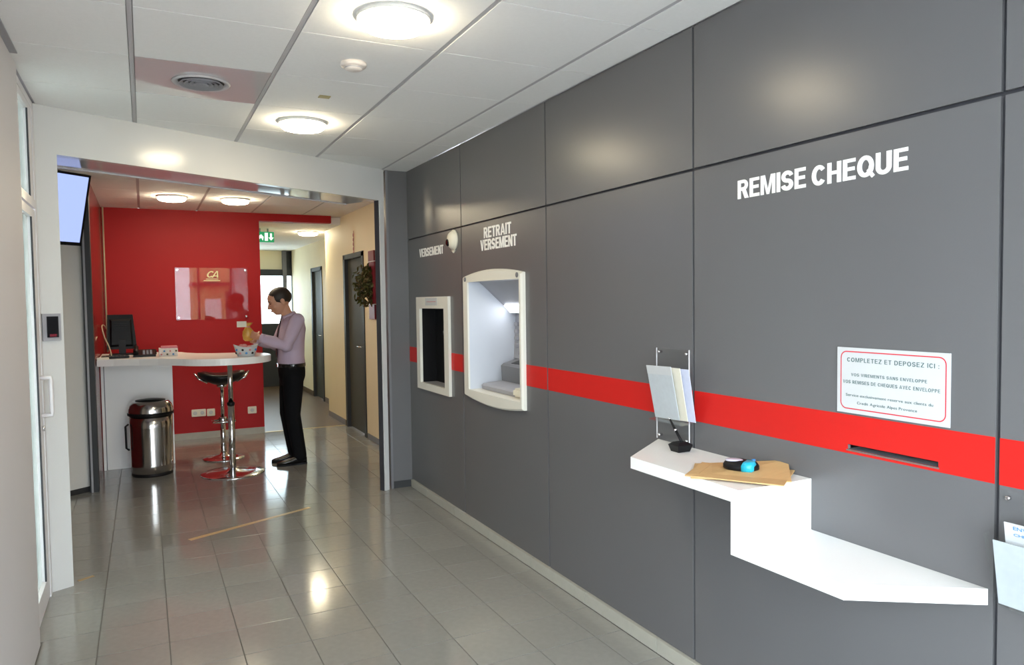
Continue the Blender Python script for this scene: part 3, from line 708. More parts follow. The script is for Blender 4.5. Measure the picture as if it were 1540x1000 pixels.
# =================================================================== SHELF AND WHAT LIES ON IT
t = thing('writing_shelf', (1.85, 1.9, .74), 'white two-level writing shelf fixed to the grey panels', 'shelf')
MB().prism([(W-.0005, 2.592), (1.69, 2.35), (1.69, 1.7601), (W-.0005, 1.7601)], .915, .96).build('upper_board', 'whitegloss', t)
MB().box((1.69, 1.76, .7851), (W-.0005, 1.80, .9149)).build('riser', 'whitegloss', t)
MB().prism([(W-.0005, 1.80), (1.69, 1.80), (1.703, 1.378), (W-.0005, 1.172)], .74, .785).build('lower_board', 'whitegloss', t)
# kraft envelopes
def envelope(c, ang, z, lift, label):
    l = Vector((math.sin(ang), -math.cos(ang), 0)); s = Vector((math.cos(ang), math.sin(ang), 0)); c = Vector((c[0], c[1], z))
    P = [c-l*.162-s*.112, c+l*.162-s*.112, c+l*.162+s*.112, c-l*.162+s*.112]
    P[2] = P[2]+Vector((0, 0, lift)); P[1] = P[1]+Vector((0, 0, lift*.2))
    t = thing('kraft_envelope', c, label, 'envelope', 'kraft envelopes on the shelf')
    MB().slab(P, (0, 0, .004)).build('sleeve', 'kraft', t)
    up_ = Vector((0, 0, .0043)); k = .045
    MB().slab([P[0]+up_, P[3]+up_, P[3]+(P[2]-P[3])*k*2.6-s*.03+up_, P[0]+(P[1]-P[0])*k*2.6+s*.03+up_], (0, 0, .0008)).build('flap', 'kraft', t)
    return t
envelope((1.852, 1.925), .80, .9612, .030, 'lower kraft envelope, its far corner raised against the wall')
envelope((1.832, 1.905), .588, .9665, .004, 'upper kraft envelope lying under the small blue and black gadget')
GC = Vector((1.862, 1.932, 0))
t = thing('handheld_gadget', (GC.x, GC.y, .9725), 'small oval black gadget with silver face and cyan end on the envelopes', 'gadget')
rz = Matrix.Rotation(math.atan2(-.832, .555), 3, 'Z')
def oval(cx, cy, rx, ry, n=24): return [(rz @ Vector((rx*math.cos(2*pi*k/n)+cx, ry*math.sin(2*pi*k/n)+cy, 0))+GC) for k in range(n)]
m = MB(); m.loft([[(p.x, p.y, z) for p in oval(0, 0, rx, ry)] for rx, ry, z in ((.052, .036, .9725), (.062, .047, .980), (.062, .047, .992), (.054, .039, 1.004), (.03, .02, 1.009))]); m.build('body', 'black', t)
m = MB(); m.loft([[(p.x, p.y, z) for p in oval(-.022, -.004, rx, ry)] for rx, ry, z in ((.031, .022, 1.0), (.031, .022, 1.0085), (.026, .017, 1.011))]); m.build('face_plate', 'lav', t)
pts = [rz @ Vector(p)+GC for p in ((.012, -.048, 0), (.044, -.042, 0), (.054, -.012, 0), (.046, .014, 0), (.012, .018, 0))]
pc_ = sum(pts, Vector())/len(pts)
m = MB(); m.loft([[(pc_.x+(p.x-pc_.x)*k_, pc_.y+(p.y-pc_.y)*k_, z_) for p in pts] for k_, z_ in ((.95, .975), (1.05, .982), (1.05, .998), (.85, 1.008), (.5, 1.0105))]); m.build('end_cap', 'cyan', t)
p = rz @ Vector((.040, .012, 0))+GC; MB().lathe([(.007, 0), (.007, .008)], (p.x, p.y, 1.004), 14).build('eyelet', 'inkblue', t)
# pen stand
t = thing('pen_stand', (1.925, 2.335, .96), 'black desk pen standing in its black holder on the shelf', 'pen stand')
b0 = [(-.036, -.03), (.036, -.03), (.036, .03), (-.036, .03)]
m = MB(); m.hexa([(1.925+x*.8, 2.335+y*.8, .9605) for x, y in b0]+[(1.925+x*1.05, 2.335+y*1.05, .988) for x, y in b0]); m.build('base', 'black', t)
m = MB(); m.hexa([(1.925+x*1.05, 2.335+y*1.05, .988) for x, y in b0]+[(1.925+x*.6, 2.335+y*.6, .999) for x, y in b0]); m.build('cap_plate', 'black', t)
a, b = Vector((1.93, 2.33, .995)), Vector((1.925, 2.405, 1.085))
pe = MB().tube([a, a.lerp(b, .3), a.lerp(b, .6), b], [.006, .006, .0055, .004]).build('pen', 'black', t)
MB().tube([a.lerp(b, .48), a.lerp(b, .54)], .0066).build('ring', 'chrome', pe); MB().tube([a.lerp(b, .95), b], .0045).build('pen_tip', 'chrome', pe)
# acrylic leaflet holder with leaflets
t = thing('leaflet_holder', (2.0, 2.475, .965), 'clear acrylic leaflet holder on the wall above the pen stand', 'holder')
MB().cbox((1.998, 2.37, .967), (2.002, 2.582, 1.366), .0015).build('back_plate', 'acrylic', t)
for y in (2.385, 2.567):
    for z in (.985, 1.348): MB().lathe([(.006, 0), (.006, -.02), (.004, -.021)], (W-.0003, y, z), 14, 'X').build('stud', 'chrome', t)
for y in (2.3688, 2.5822): MB().box((1.9975, y, .968), (2.0025, y+.0012, 1.365)).build('polished_edge', 'pvc', t)
MB().slab([(1.935, 2.335, 1.062), (1.935, 2.56, 1.062), (1.998, 2.56, 1.07), (1.998, 2.335, 1.07)], (0, 0, -.003)).build('pocket_floor', 'acrylic', t)
def sheet(name, y0, w_, zb, h_, xb, xt, m, label, group, pm=None, lines=0, inkm='ink', top=None):
    """upright leaflet leaning outwards: left edge y0, width w_"""
    P = [Vector((xb, y0, zb)), Vector((xb, y0-w_, zb+.006)), Vector((xt, y0-w_-.035, zb+h_+.004)), Vector((xt, y0-.035, zb+h_))]
    t = thing(name, P[0], label, 'leaflet', group)
    MB().slab(P, (.003, 0, 0)).build('page', m, t)
    def on(u, v): return P[0].lerp(P[1], u).lerp(P[3].lerp(P[2], u), v)+Vector((-.0006, 0, 0))
    if top: MB().slab([on(.0, .84), on(1, .84), on(1, 1), on(0, 1)], (.0004, 0, 0)).build('printed_head', top, t)
    for k in range(lines):
        v = .78-k*.062; e = .9 if k % 3 else .62
        MB().slab([on(.1, v), on(e, v), on(e, v+.012), on(.1, v+.012)], (.0004, 0, 0)).build('printed_line', inkm, t)
    return t
sheet('leaflet', 2.545, .225, 1.066, .225, 1.990, 1.925, 'paperblue', 'lavender blue leaflet at the right edge of the acrylic holder', 'leaflets in the acrylic holder')
sheet('leaflet', 2.553, .195, 1.066, .228, 1.982, 1.912, 'papercream', 'cream leaflet between the blue and the printed one in the holder', 'leaflets in the acrylic holder')
sheet('leaflet', 2.558, .16, 1.066, .232, 1.972, 1.898, 'papergreen', 'pale printed leaflet at the front of the acrylic holder', 'leaflets in the acrylic holder', lines=0, top='paper')
# rack at the right edge
t = thing('leaflet_rack', (2.0, .97, .77), 'clear acrylic rack of envelopes at the right edge', 'rack')
MB().cbox((2.006, .80, .775), (2.010, 1.140, 1.066), .0015).build('back_plate', 'acrylic', t)
MB().slab([(1.955, .80, .775), (1.955, 1.118, .775), (1.920, 1.128, .962), (1.920, .80, .962)], (-.004, 0, 0)).build('front_plate', 'acrylic', t)
MB().slab([(1.955, 1.118, .775), (2.006, 1.118, .775), (2.006, 1.130, .985), (1.920, 1.128, .962)], (0, .004, 0)).build('side_plate', 'acrylic', t)
MB().box((1.955, .80, .771), (2.006, 1.118, .775)).build('bottom_plate', 'acrylic', t)
for y in (1.122,): MB().lathe([(.006, 0), (.006, -.010), (.004, -.011)], (W-.0003, y, 1.045), 14, 'X').build('stud', 'chrome', t)
def rsheet(yl, x0, dx, zt, m, label, txt=None):
    P = [Vector((x0, yl, .778)), Vector((x0, .80, .778)), Vector((x0-dx, .80, zt)), Vector((x0-dx, yl, zt))]
    t = thing('paper_envelope', P[0], label, 'envelope', 'envelopes in the acrylic rack')
    MB().slab(P, (.003, 0, 0)).build('sleeve', m, t)
    if txt:
        for k, (s, z, cap) in enumerate(txt):
            kk = (z-.778)/(zt-.778); xx = x0-dx*kk-.0006; mb = MB()
            for bm in flat_text(s, .006, .022, .022+.0105*len(s), z, cap, lambda c: Vector((x0-dx*(c.y-.778)/(zt-.778)-.0004-c.z, yl-c.x, c.y)), .0004): mb.bm(bm)
            mb.build('text_line', 'inkblue', t)
    return t
rsheet(1.108, 1.998, .030, .992, 'paper', 'blank white envelope at the back of the right rack')
rsheet(1.098, 1.985, .036, .998, 'paper', 'white envelope printed with blue lettering in the right rack', [('ENVELOPPE', .982, .009), ('CHEQUE', .966, .007)])
rsheet(1.114, 1.960, .030, .950, 'papergreen', 'pale bluish envelope at the front of the right rack')

# =================================================================== WALL UNITS OF THE OPENING
t = thing('intercom', tuple(ep(.045, 0, 1.39)), 'grey intercom panel with dark glass on the white pillar', 'intercom')
ebox(.001, .094, -.012, 0, 1.392, 1.54).build('frame', 'grey', t)
ebox(.022, .080, -.016, -.012, 1.41, 1.525).build('screen', 'darkscreen', t)
ebox(.034, .068, -.018, -.016, 1.414, 1.428).build('button', 'maroon', t)
# television
W_, H_ = .95, .535
tr = Vector((-.318, 6.35, 2.55)); ya = math.radians(40)
du = Vector((math.cos(ya), math.sin(ya), 0)); nf = Vector((math.sin(ya), -math.cos(ya), 0))
ti = math.radians(15); dv = (Vector((0, 0, -1))*math.cos(ti)-nf*math.sin(ti)); nn = du.cross(-dv)*1.0
if nn.dot(nf) < 0: nn = -nn
t = thing('television', tuple(tr-du*.5*W_+dv*H_), 'flat television with pale blue screen hanging at upper left', 'television')
def tv(u, v, d): return tr-du*u+dv*v+nn*d
def tvbox(u0, u1, v0, v1, d0, d1): return MB().hexa([tv(u0, v0, d0), tv(u1, v0, d0), tv(u1, v1, d0), tv(u0, v1, d0), tv(u0, v0, d1), tv(u1, v0, d1), tv(u1, v1, d1), tv(u0, v1, d1)])
tvbox(0, W_, 0, H_, -.045, 0).build('casing', 'black', t)
tvbox(.018, W_-.018, .016, H_-.026, 0, .001).build('screen', 'screen', t)
tvbox(.3, .65, .15, .4, -.09, -.045).build('mount', 'darkgrey', t)
c0 = tv(.475, .2, -.09); MB().tube([c0, c0-nn*.06, (c0.x-nn.x*.06, c0.y-nn.y*.06, CH)], .02).build('ceiling_arm', 'darkgrey', t)
# logo board on the red wall
t = thing('logo_board', (.73, YR, 1.4), 'clear glass board with gold logo fixed on the red wall', 'board')
MB().cbox((.335, YR-.032, 1.402), (1.125, YR-.024, 2.006), .002).build('glass_sheet', 'logoglass', t)
for x in (.36, 1.10):
    for z in (1.43, 1.98): MB().lathe([(.013, 0), (.013, -.04), (.009, -.042)], (x, YR-.0005, z), 16, 'Y').build('stud', 'chrome', t)
mb = MB(); TH, SPC = .17, -.12
for q_ in block_text('CA', .665, .80, 1.892, .078, lambda c: Vector((c.x+(c.y-1.892)*.35, YR-.0335-c.z, c.y)), .001): mb.add(q_.v, q_.f)
lg = mb.build('logo', 'goldprint', t)
MB().box((.665, YR-.0335, 1.872), (.80, YR-.0322, 1.88)).build('logo_rule', 'goldprint', lg)
MB().box((.64, YR-.0335, 1.852), (.82, YR-.0322, 1.862)).build('logo_underline', 'goldprint', lg)
# sockets
def socket(x0, x1, z0, label):
    t = thing('wall_socket', ((x0+x1)/2, YR, z0), label, 'socket')
    MB().cbox((x0, YR-.012, z0), (x1, YR-.0003, z0+.085), .004).build('plate', 'cream', t)
    for k in range(max(1, round((x1-x0)/.08))):
        c = x0+(x1-x0)*(k+.5)/max(1, round((x1-x0)/.08)); MB().lathe([(.022, -.001), (.022, -.003), (.016, -.0032)], (c, YR-.012, z0+.0425), 18, 'Y').build('insert', 'paper', t)
socket(.465, .62, .262, 'double cream wall socket low on the red wall, left of the stool')
socket(.632, .72, .258, 'single cream wall socket touching the double socket')
socket(1.09, 1.19, .250, 'single cream wall socket at the right end of the red wall')
# exit sign
t = thing('exit_sign', (1.48, 10.2, 2.39), 'green emergency exit sign with white arrow in the corridor', 'sign')
MB().cbox((1.33, 10.2, 2.392), (1.585, 10.24, 2.53), .004).build('box', 'exitgreen', t)
MB().box((1.40, 10.24, 2.53), (1.42, 10.25, CC)).build('hanger', 'grey', t); MB().box((1.50, 10.24, 2.53), (1.52, 10.25, CC)).build('hanger', 'grey', t)
MB().slab([(1.545, 10.198, 2.415), (1.512, 10.198, 2.455), (1.533, 10.198, 2.455), (1.533, 10.198, 2.51), (1.557, 10.198, 2.51), (1.557, 10.198, 2.455), (1.578, 10.198, 2.455)], (0, .0015, 0)).build('arrow', 'exitwhite', t)
MB().box((1.465, 10.198, 2.41), (1.505, 10.1995, 2.515)).build('doorway', 'exitwhite', t)
m = MB(); m.slab([(1.395, 10.198, 2.475), (1.42, 10.198, 2.495), (1.45, 10.198, 2.46), (1.44, 10.198, 2.41), (1.42, 10.198, 2.45), (1.39, 10.198, 2.425)], (0, .0015, 0)); m.build('running_figure', 'exitwhite', t)
# red panel and wreath on the cream wall
t = thing('wall_frame', (XR, 7.96, 1.39), 'tall maroon wall panel behind the wreath at the opening', 'panel')
MB().cbox((XR-.02, 7.90, 1.39), (XR-.0005, 8.12, 2.15), .003).build('board', 'maroon', t)
MB().cbox((XR-.06, 7.74, 1.56), (XR-.02, 7.98, 2.02), .004).build('leaflet_box', 'maroon', t)
MB().box((XR-.062, 7.74, 2.018), (XR-.018, 7.985, 2.026)).build('rail', 'pvc', t); MB().box((XR-.062, 7.74, 1.552), (XR-.018, 7.985, 1.56)).build('rail', 'pvc', t)
t = thing('wreath', (2.22, 8.2, 1.5), 'dry green and brown leaf wreath hanging on the maroon panel', 'wreath')
wc = Vector((2.185, 7.90, 1.76)); wu = Vector((-.85, .53, 0)); R_ = .155
MB().tube([wc+wu*R_*.40*math.cos(a)+Vector((0, 0, 1))*R_*1.25*math.sin(a) for a in [2*pi*k/24 for k in range(24)]], .010, 8, True).build('ring', 'leafdry', t)
for mm, cnt in (('leaf', 260), ('leafdry', 110)):
    m = MB()
    for k in range(cnt):
        a = random.uniform(0, 2*pi); rr = 1.2*random.random()**.6
        c = wc+wu*R_*.62*rr*math.cos(a)+Vector((0, 0, 1))*R_*1.25*rr*math.sin(a)+Vector((random.uniform(-.05, .05), random.uniform(-.05, .05), 0))
        c.x = min(c.x, 2.225)
        d = Vector((random.gauss(0, 1), random.gauss(0, 1), random.gauss(0, 1))).normalized(); e = d.orthogonal().normalized()
        l = random.uniform(.05, .10); wdt = l*.22; n_ = d.cross(e)*.006
        m.add([c-d*l*.5, c+e*wdt+n_, c+d*l*.5, c-e*wdt+n_, c-n_], [(0, 1, 4), (1, 2, 4), (2, 3, 4), (3, 0, 4)])
    o = m.build('foliage', mm, t); o['kind'] = 'stuff'
t = thing('wall_ornament', (XR, 8.80, 2.14), 'slim faded red ornament hung high on the cream wall', 'ornament')
for k in range(5):
    z = 2.17+k*.055; MB().lathe([(.001, -.004), (.022, -.004), (.022, -.008), (.012, -.009)], (XR, 8.80, z), 10, 'X').build('motif', 'rose', t)
MB().box((XR-.004, 8.797, 2.15), (XR-.0003, 8.803, 2.44)).build('string', 'rose', t)

# =================================================================== COUNTER GROUP
ZT = 1.10
def arc(cx, cy, r, a0, a1, n): return [(cx+r*math.cos(math.radians(a0+(a1-a0)*k/n)), cy+r*math.sin(math.radians(a0+(a1-a0)*k/n))) for k in range(n+1)]
poly = [(-.385, 7.43), (-.25, 7.41), (-.05, 7.355), (.10, 7.27), (.20, 7.18)]+arc(.65, 7.30, .42, 212, 430, 40)+[(.70, 7.72), (.58, 7.76), (.46, 7.86), (.38, 8.0), (.33, 8.15), (.25, 8.27), (.10, 8.32), (-.385, 8.34)]
t = thing('reception_counter', (.1, 7.8, 0), 'white bar-height counter with rounded end before the red wall', 'counter')
bm = bmesh.new(); vb = [bm.verts.new((x, y, ZT-.06)) for x, y in poly]; f = bm.faces.new(vb)
r = bmesh.ops.extrude_face_region(bm, geom=[f]);
for e in r['geom']:
    if isinstance(e, bmesh.types.BMVert): e.co.z += .06
bmesh.ops.recalc_face_normals(bm, faces=bm.faces)
es = [e for e in bm.edges if abs(e.verts[0].co.z-e.verts[1].co.z) < 1e-5]
bmesh.ops.bevel(bm, geom=es, offset=.004, segments=2, affect='EDGES')
mb = MB(); mb.bm(bm); mb.build('worktop', 'whitegloss', t)
MB().cbox((-.355, 8.0, 0), (.235, 8.04, ZT-.0605), .003).build('front_panel', 'whitegloss', t)
MB().cbox((-.385, 7.985, 0), (-.362, 8.04, ZT-.0605), .002).build('side_post', 'whitegloss', t)
MB().box((-.362, 8.005, 0), (-.355, 8.03, ZT-.061)).build('joint', 'greydark', t)
lx, ly = .70, 7.27
lg = MB().lathe([(.022, .66), (.022, ZT-.0605)], (lx, ly, 0), 24).build('upper_leg', 'chrome', t)
MB().lathe([(.030, .02), (.030, .64)], (lx, ly, 0), 24).build('leg', 'chrome', t)
MB().lathe([(.032, .638), (.034, .645), (.034, .662), (.028, .668)], (lx, ly, 0), 24).build('collar', 'black', t)
MB().lathe([(.282, 0), (.285, .004), (.275, .010), (.20, .018), (.06, .030), (.032, .05)], (lx, ly, 0), 48).build('foot_plate', 'chrome', t)
# stool
qx, qy = .69, 8.02
t = thing('bar_stool', (qx, qy, 0), 'black seated bar stool with chrome pole under the counter', 'stool')
MB().lathe([(.20, 0), (.203, .004), (.195, .012), (.12, .022), (.04, .04), (.028, .06)], (qx, qy, 0), 44).build('foot_plate', 'chrome', t)
MB().lathe([(.026, .04), (.026, .40)], (qx, qy, 0), 20).build('pole', 'chrome', t)
MB().lathe([(.018, .40), (.018, .77)], (qx, qy, 0), 20).build('piston', 'chrome', t)
MB().lathe([(.036, .375), (.038, .38), (.038, .425), (.03, .43)], (qx, qy, 0), 20).build('collar', 'chrome', t)
MB().tube([(qx+.03, qy-.01, .40), (qx+.10, qy-.06, .40), (qx+.10, qy-.16, .40), (qx+.05, qy-.20, .40), (qx-.05, qy-.20, .40), (qx-.10, qy-.16, .40), (qx-.10, qy-.06, .40), (qx-.03, qy-.01, .40)], .011).build('foot_rest', 'chrome', t)
rings = []
for z, rr in ((.765, .07), (.775, .15), (.80, .19), (.84, .215), (.865, .21), (.87, .15), (.862, .02)):
    rings.append([(qx+rr*1.06*math.cos(a), qy+rr*.95*math.sin(a), z+(.03*math.cos(a)**2 if rr > .1 else 0)) for a in [2*pi*k/28 for k in range(28)]])
m = MB(); m.loft(rings); m.build('seat', 'blackleather', t)
MB().lathe([(.045, .735), (.05, .745), (.05, .765), (.03, .768)], (qx, qy, 0), 20).build('seat_mount', 'chrome', t)
for s_ in (-1, 1):
    MB().tube([(qx+s_*.14, qy-.06, .79), (qx+s_*.22, qy-.08, .835), (qx+s_*.255, qy-.05, .885), (qx+s_*.255, qy+.05, .885), (qx+s_*.22, qy+.08, .835), (qx+s_*.14, qy+.06, .79)], .010).build('side_loop', 'chrome', t)
# waste bin
bx, by = .03, 7.62
t = thing('waste_bin', (bx, by, 0), 'round polished steel waste bin in front of the counter', 'bin')
MB().lathe([(.172, 0), (.176, .004), (.176, .03)], (bx, by, 0), 48).build('base_ring', 'black', t)
MB().lathe([(.170, .028), (.178, .03), (.180, .10), (.184, .45), (.186, .565)], (bx, by, 0), 48).build('body', 'steel', t)
MB().lathe([(.189, .56), (.197, .565), (.198, .585), (.19, .59)], (bx, by, 0), 48).build('rim', 'black', t)
MB().lathe([(.192, .588), (.190, .62), (.178, .655), (.158, .680), (.135, .692), (.126, .690)], (bx, by, 0), 48, cap=False).build('lid', 'steel', t)
MB().lathe([(.128, .684), (.126, .698), (.06, .708), (.002, .710)], (bx, by, 0), 40, cap=False).build('flap', 'black', t)
MB().tube([(bx-.186, by-.05, .25), (bx-.21, by-.055, .27), (bx-.212, by-.055, .47), (bx-.186, by-.05, .49)], .009).build('grip', 'black', t)
# monitor seen from behind
t = thing('monitor', (-.19, 8.1, ZT), 'black computer monitor seen from behind on the counter', 'monitor')
def tilt(x, y, z): return (x, y+(z-1.14)*.12, z)
P = [(-.312, 8.08), (-.085, 8.10)]
m = MB(); m.hexa([tilt(-.325, 8.075, 1.155), tilt(-.068, 8.075, 1.155), tilt(-.068, 8.12, 1.155), tilt(-.325, 8.12, 1.155), tilt(-.318, 8.075, 1.49), tilt(-.098, 8.075, 1.49), tilt(-.098, 8.12, 1.49), tilt(-.318, 8.12, 1.49)]); m.build('casing', 'black', t)
m = MB(); m.hexa([tilt(-.285, 8.05, 1.20), tilt(-.115, 8.05, 1.20), tilt(-.10, 8.075, 1.18), tilt(-.30, 8.075, 1.18), tilt(-.28, 8.05, 1.43), tilt(-.125, 8.05, 1.43), tilt(-.112, 8.075, 1.45), tilt(-.30, 8.075, 1.45)]); m.build('rear_hump', 'black', t)
for k in range(4): MB().box((-.26, 8.064+k*.0012, 1.40-k*.02), (-.15, 8.08, 1.404-k*.02)).build('vent_slit', 'black', t)
MB().cbox((-.225, 8.03, ZT+.012), (-.165, 8.075, 1.25), .004).build('neck', 'black', t)
MB().cbox((-.31, 7.99, ZT), (-.08, 8.17, ZT+.014), .005).build('foot', 'black', t)
# telephone
t = thing('desk_phone', (.0, 7.70, ZT), 'dark desk telephone lying between monitor and patterned box', 'telephone')
m = MB(); m.hexa([(-.10, 7.60, ZT), (.09, 7.60, ZT), (.09, 7.80, ZT), (-.10, 7.80, ZT), (-.10, 7.60, ZT+.018), (.09, 7.60, ZT+.018), (.09, 7.80, ZT+.06), (-.10, 7.80, ZT+.06)]); m.build('body', 'black', t)
MB().tube([(-.075, 7.60, ZT+.03), (-.075, 7.63, ZT+.055), (-.075, 7.77, ZT+.088), (-.075, 7.80, ZT+.075)], [.022, .018, .018, .022]).build('handset', 'black', t)
kp = m
for r_ in range(4):
    for c_ in range(3): MB().cbox((-.02+c_*.03, 7.625+r_*.035, ZT+.022+r_*.0073), (0+c_*.03, 7.645+r_*.035, ZT+.033+r_*.0073), .002).build('key', 'grey', t)
t = thing('keyboard', (-.23, 7.62, ZT), 'black keyboard lying under the cables at the counter left end', 'keyboard')
MB().cbox((-.36, 7.52, ZT), (-.13, 7.66, ZT+.016), .004).build('body', 'black', t)
for r_ in range(4):
    for c_ in range(7): MB().box((-.352+c_*.031, 7.53+r_*.031, ZT+.016), (-.326+c_*.031, 7.556+r_*.031, ZT+.021)).build('key', 'darkgrey', t)
o = MB().cbox((.02, 7.86, ZT), (.10, 7.98, ZT+.045), .006).build('card_reader', 'black'); tag(o, 'small black card reader behind the telephone', 'card reader')
o = MB().cbox((-.385, 7.44, ZT), (-.29, 7.50, ZT+.018), .004).build('desk_pad', 'cream'); tag(o, 'small cream pad at the counter left corner', 'pad')
def cable(pts, label):
    c = bpy.data.curves.new('c', 'CURVE'); c.dimensions = '3D'; sp = c.splines.new('NURBS'); sp.points.add(len(pts)-1)
    for p, q in zip(sp.points, pts): p.co = (*q, 1)
    sp.use_endpoint_u = True; sp.order_u = 3; c.bevel_depth = .0055; c.resolution_u = 6
    ob = bpy.data.objects.new('c', c); COL.objects.link(ob); dg = bpy.context.evaluated_depsgraph_get()
    me = bpy.data.meshes.new_from_object(ob.evaluated_get(dg)); bpy.data.objects.remove(ob)
    me.materials.append(MT['cable']); o = link('cable', me); tag(o, label, 'cable', 'pale cables on the counter')
cable([(-.372, 9.32, 1.30), (-.36, 8.6, 1.38), (-.365, 7.95, 1.40), (-.34, 7.9, 1.28), (-.295, 7.9, 1.18), (-.285, 7.9, 1.106)], 'pale cable drooping beside the monitor')
cable([(-.385, 7.60, 1.30), (-.40, 7.55, 1.26), (-.425, 7.50, 1.18), (-.405, 7.48, 1.106)], 'short pale cable loop at the left end of the counter')
# patterned box
t = thing('gift_box', (.20, 7.62, ZT), 'low speckled cardboard box with pink lid on the counter', 'box')
MB().cbox((.115, 7.54, ZT), (.275, 7.72, ZT+.075), .003).build('body', 'floral', t)
MB().cbox((.135, 7.56, ZT+.075), (.275, 7.72, ZT+.092), .003).build('lid', 'pinklid', t)
for k in range(6): MB().lathe([(.009, 0), (.009, -.001)], (.135+k*.025, 7.54, ZT+.02+.03*(k % 2)), 10, 'Y').build('spot', ('rose', 'inkblue', 'leaf')[k % 3], t)
# patterned bowl basket
cx_, cy_ = .83, 7.13
t = thing('gift_basket', (cx_, cy_, ZT), 'white speckled basket at the rounded end of the counter', 'basket')
prof = [(.068, 0), (.072, .003), (.088, .055), (.104, .098), (.100, .098), (.082, .055), (.06, .008)]
vs = []
m = MB()
rings = []
for r_, z in prof: rings.append([(cx_+r_*1.05*math.cos(a), cy_+r_*.85*math.sin(a), ZT+z+(.012*math.cos(2*a) if z > .08 else 0)) for a in [2*pi*k/32 for k in range(32)]])
m.loft(rings); m.build('bowl', 'paper', t)
for k in range(9):
    a = -pi+.2+k*.33; z = ZT+.03+.03*(k % 2); r_ = .0815+.012*(k % 2)
    m = MB(); m.ell((cx_+r_*1.05*math.cos(a), cy_+r_*.85*math.sin(a), z), (.011, .007, .010), 10, 6); m.build('spot', ('black', 'inkblue', 'rose')[k % 3], t)
m = MB()
for k in range(14):
    a = random.uniform(0, 2*pi); rr = random.uniform(0, .06)
    m.ell((cx_+rr*math.cos(a), cy_+rr*.8*math.sin(a), ZT+.07+random.uniform(0, .025)), (.022, .018, .016), 10, 6)
o = m.build('sweets', 'rose', t); o['kind'] = 'stuff'

# =================================================================== PERSON
PX, PY = 1.285, 7.43
def PW(f, l, z): return Vector((PX-f, PY-l, z))     # f forward (-X), l to his left (-Y)
def remesh(mb, name, voxel, smooth, m, parent=None):
    me = mb.mesh(name); o = bpy.data.objects.new(name, me); COL.objects.link(o)
    r = o.modifiers.new('r', 'REMESH'); r.mode = 'VOXEL'; r.voxel_size = voxel; r.use_smooth_shade = True
    if smooth:
        s = o.modifiers.new('s', 'SMOOTH'); s.factor = .5; s.iterations = smooth
    dg = bpy.context.evaluated_depsgraph_get(); me2 = bpy.data.meshes.new_from_object(o.evaluated_get(dg))
    bpy.data.objects.remove(o); me2.materials.clear(); me2.materials.append(MT[m])
    me2.polygons.foreach_set('use_smooth', [True]*len(me2.polygons))
    return link(name, me2, parent)
def limb(mb, pts, rad, seg=16):
    pts = [Vector(p) for p in pts]
    mb.tube(pts, rad, seg)
    for p, r in zip(pts, rad): mb.ell(p, (r, r, r), 14, 8)
def torso(mb, rows, seg=28):
    rings = []
    for f, l, z, df, dl in rows: rings.append([PW(f+df*math.cos(a)*(1 if math.cos(a) > 0 else 1), l+dl*math.sin(a), z) for a in [2*pi*k/seg for k in range(seg)]])
    mb.loft(rings)
LS, RS = PW(-.035, .185, 1.415), PW(-.02, -.185, 1.415)
LE, RE = PW(.085, .25, 1.175), PW(.11, -.225, 1.165)
LW, RW = PW(.318, .185, 1.262), PW(.325, -.09, 1.222)
HC = PW(.090, 0, 1.600); HS = 1.13
HR = Matrix.Rotation(math.radians(-20), 3, 'Y')   # bow towards -X
def hd(f, l, z):   # head-local: f forward, l left, z up
    v = HR @ Vector((-f, -l, z)); return HC+v*HS
body = MB()
# head: skull, face, jaw
def hell(f, l, z, rf, rl, rz, seg=24, rings=16): body.ell(hd(f, l, z), (rf*HS, rl*HS, rz*HS), seg, rings, HR)
hell(-.012, 0, .03, .095, .074, .085); hell(.025, 0, -.02, .072, .064, .085); hell(.045, 0, -.072, .042, .043, .036); hell(.03, 0, .035, .068, .066, .065)
hell(.062, 0, -.062, .028, .028, .024)
body.tube([hd(.090, 0, .022), hd(.104, 0, -.006), hd(.116, 0, -.026), hd(.098, 0, -.034)], [.008, .010, .0125, .008], 10)
for s_ in (-1, 1):
    hell(.108, s_*.009, -.028, .008, .007, .007, 10, 8)
    hell(-.008, s_*.076, -.008, .019, .007, .031, 14, 10)        # ears
    hell(.078, s_*.030, .026, .020, .022, .008, 12, 8)          # brow
    hell(.062, s_*.036, -.022, .026, .022, .022, 12, 8)          # cheek
hell(.092, 0, -.054, .012, .020, .006, 12, 8); hell(.088, 0, -.064, .012, .018, .006, 12, 8)
limb(body, [PW(.0, 0, 1.40), PW(.03, 0, 1.47), PW(.062, 0, 1.55)], [.060, .054, .055])
torso(body, [(0, 0, .86, .09, .14), (0, 0, .95, .10, .15), (.01, 0, 1.05, .10, .14), (.005, 0, 1.2, .105, .155), (-.01, 0, 1.33, .105, .165), (-.01, 0, 1.42, .08, .13), (0, 0, 1.46, .05, .06)])
LG = []
for s_, fo in ((1, .0), (-1, .02)):
    hp, kn, an = PW(.0, s_*.085, .90), PW(.015+fo, s_*.088, .49), PW(-.045+fo, s_*.09, .085)
    LG.append((hp, kn, an)); limb(body, [hp, hp.lerp(kn, .5), kn, kn.lerp(an, .4), an], [.085, .07, .052, .048, .036])
    limb(body, [an+Vector((.015, 0, -.035)), an+Vector((-.09, 0, -.050)), an+Vector((-.15, 0, -.057))], [.028, .022, .014])
for S, E_, W__ in ((LS, LE, LW), (RS, RE, RW)):
    limb(body, [S, S.lerp(E_, .5), E_, E_.lerp(W__, .4), W__], [.052, .045, .038, .036, .026])
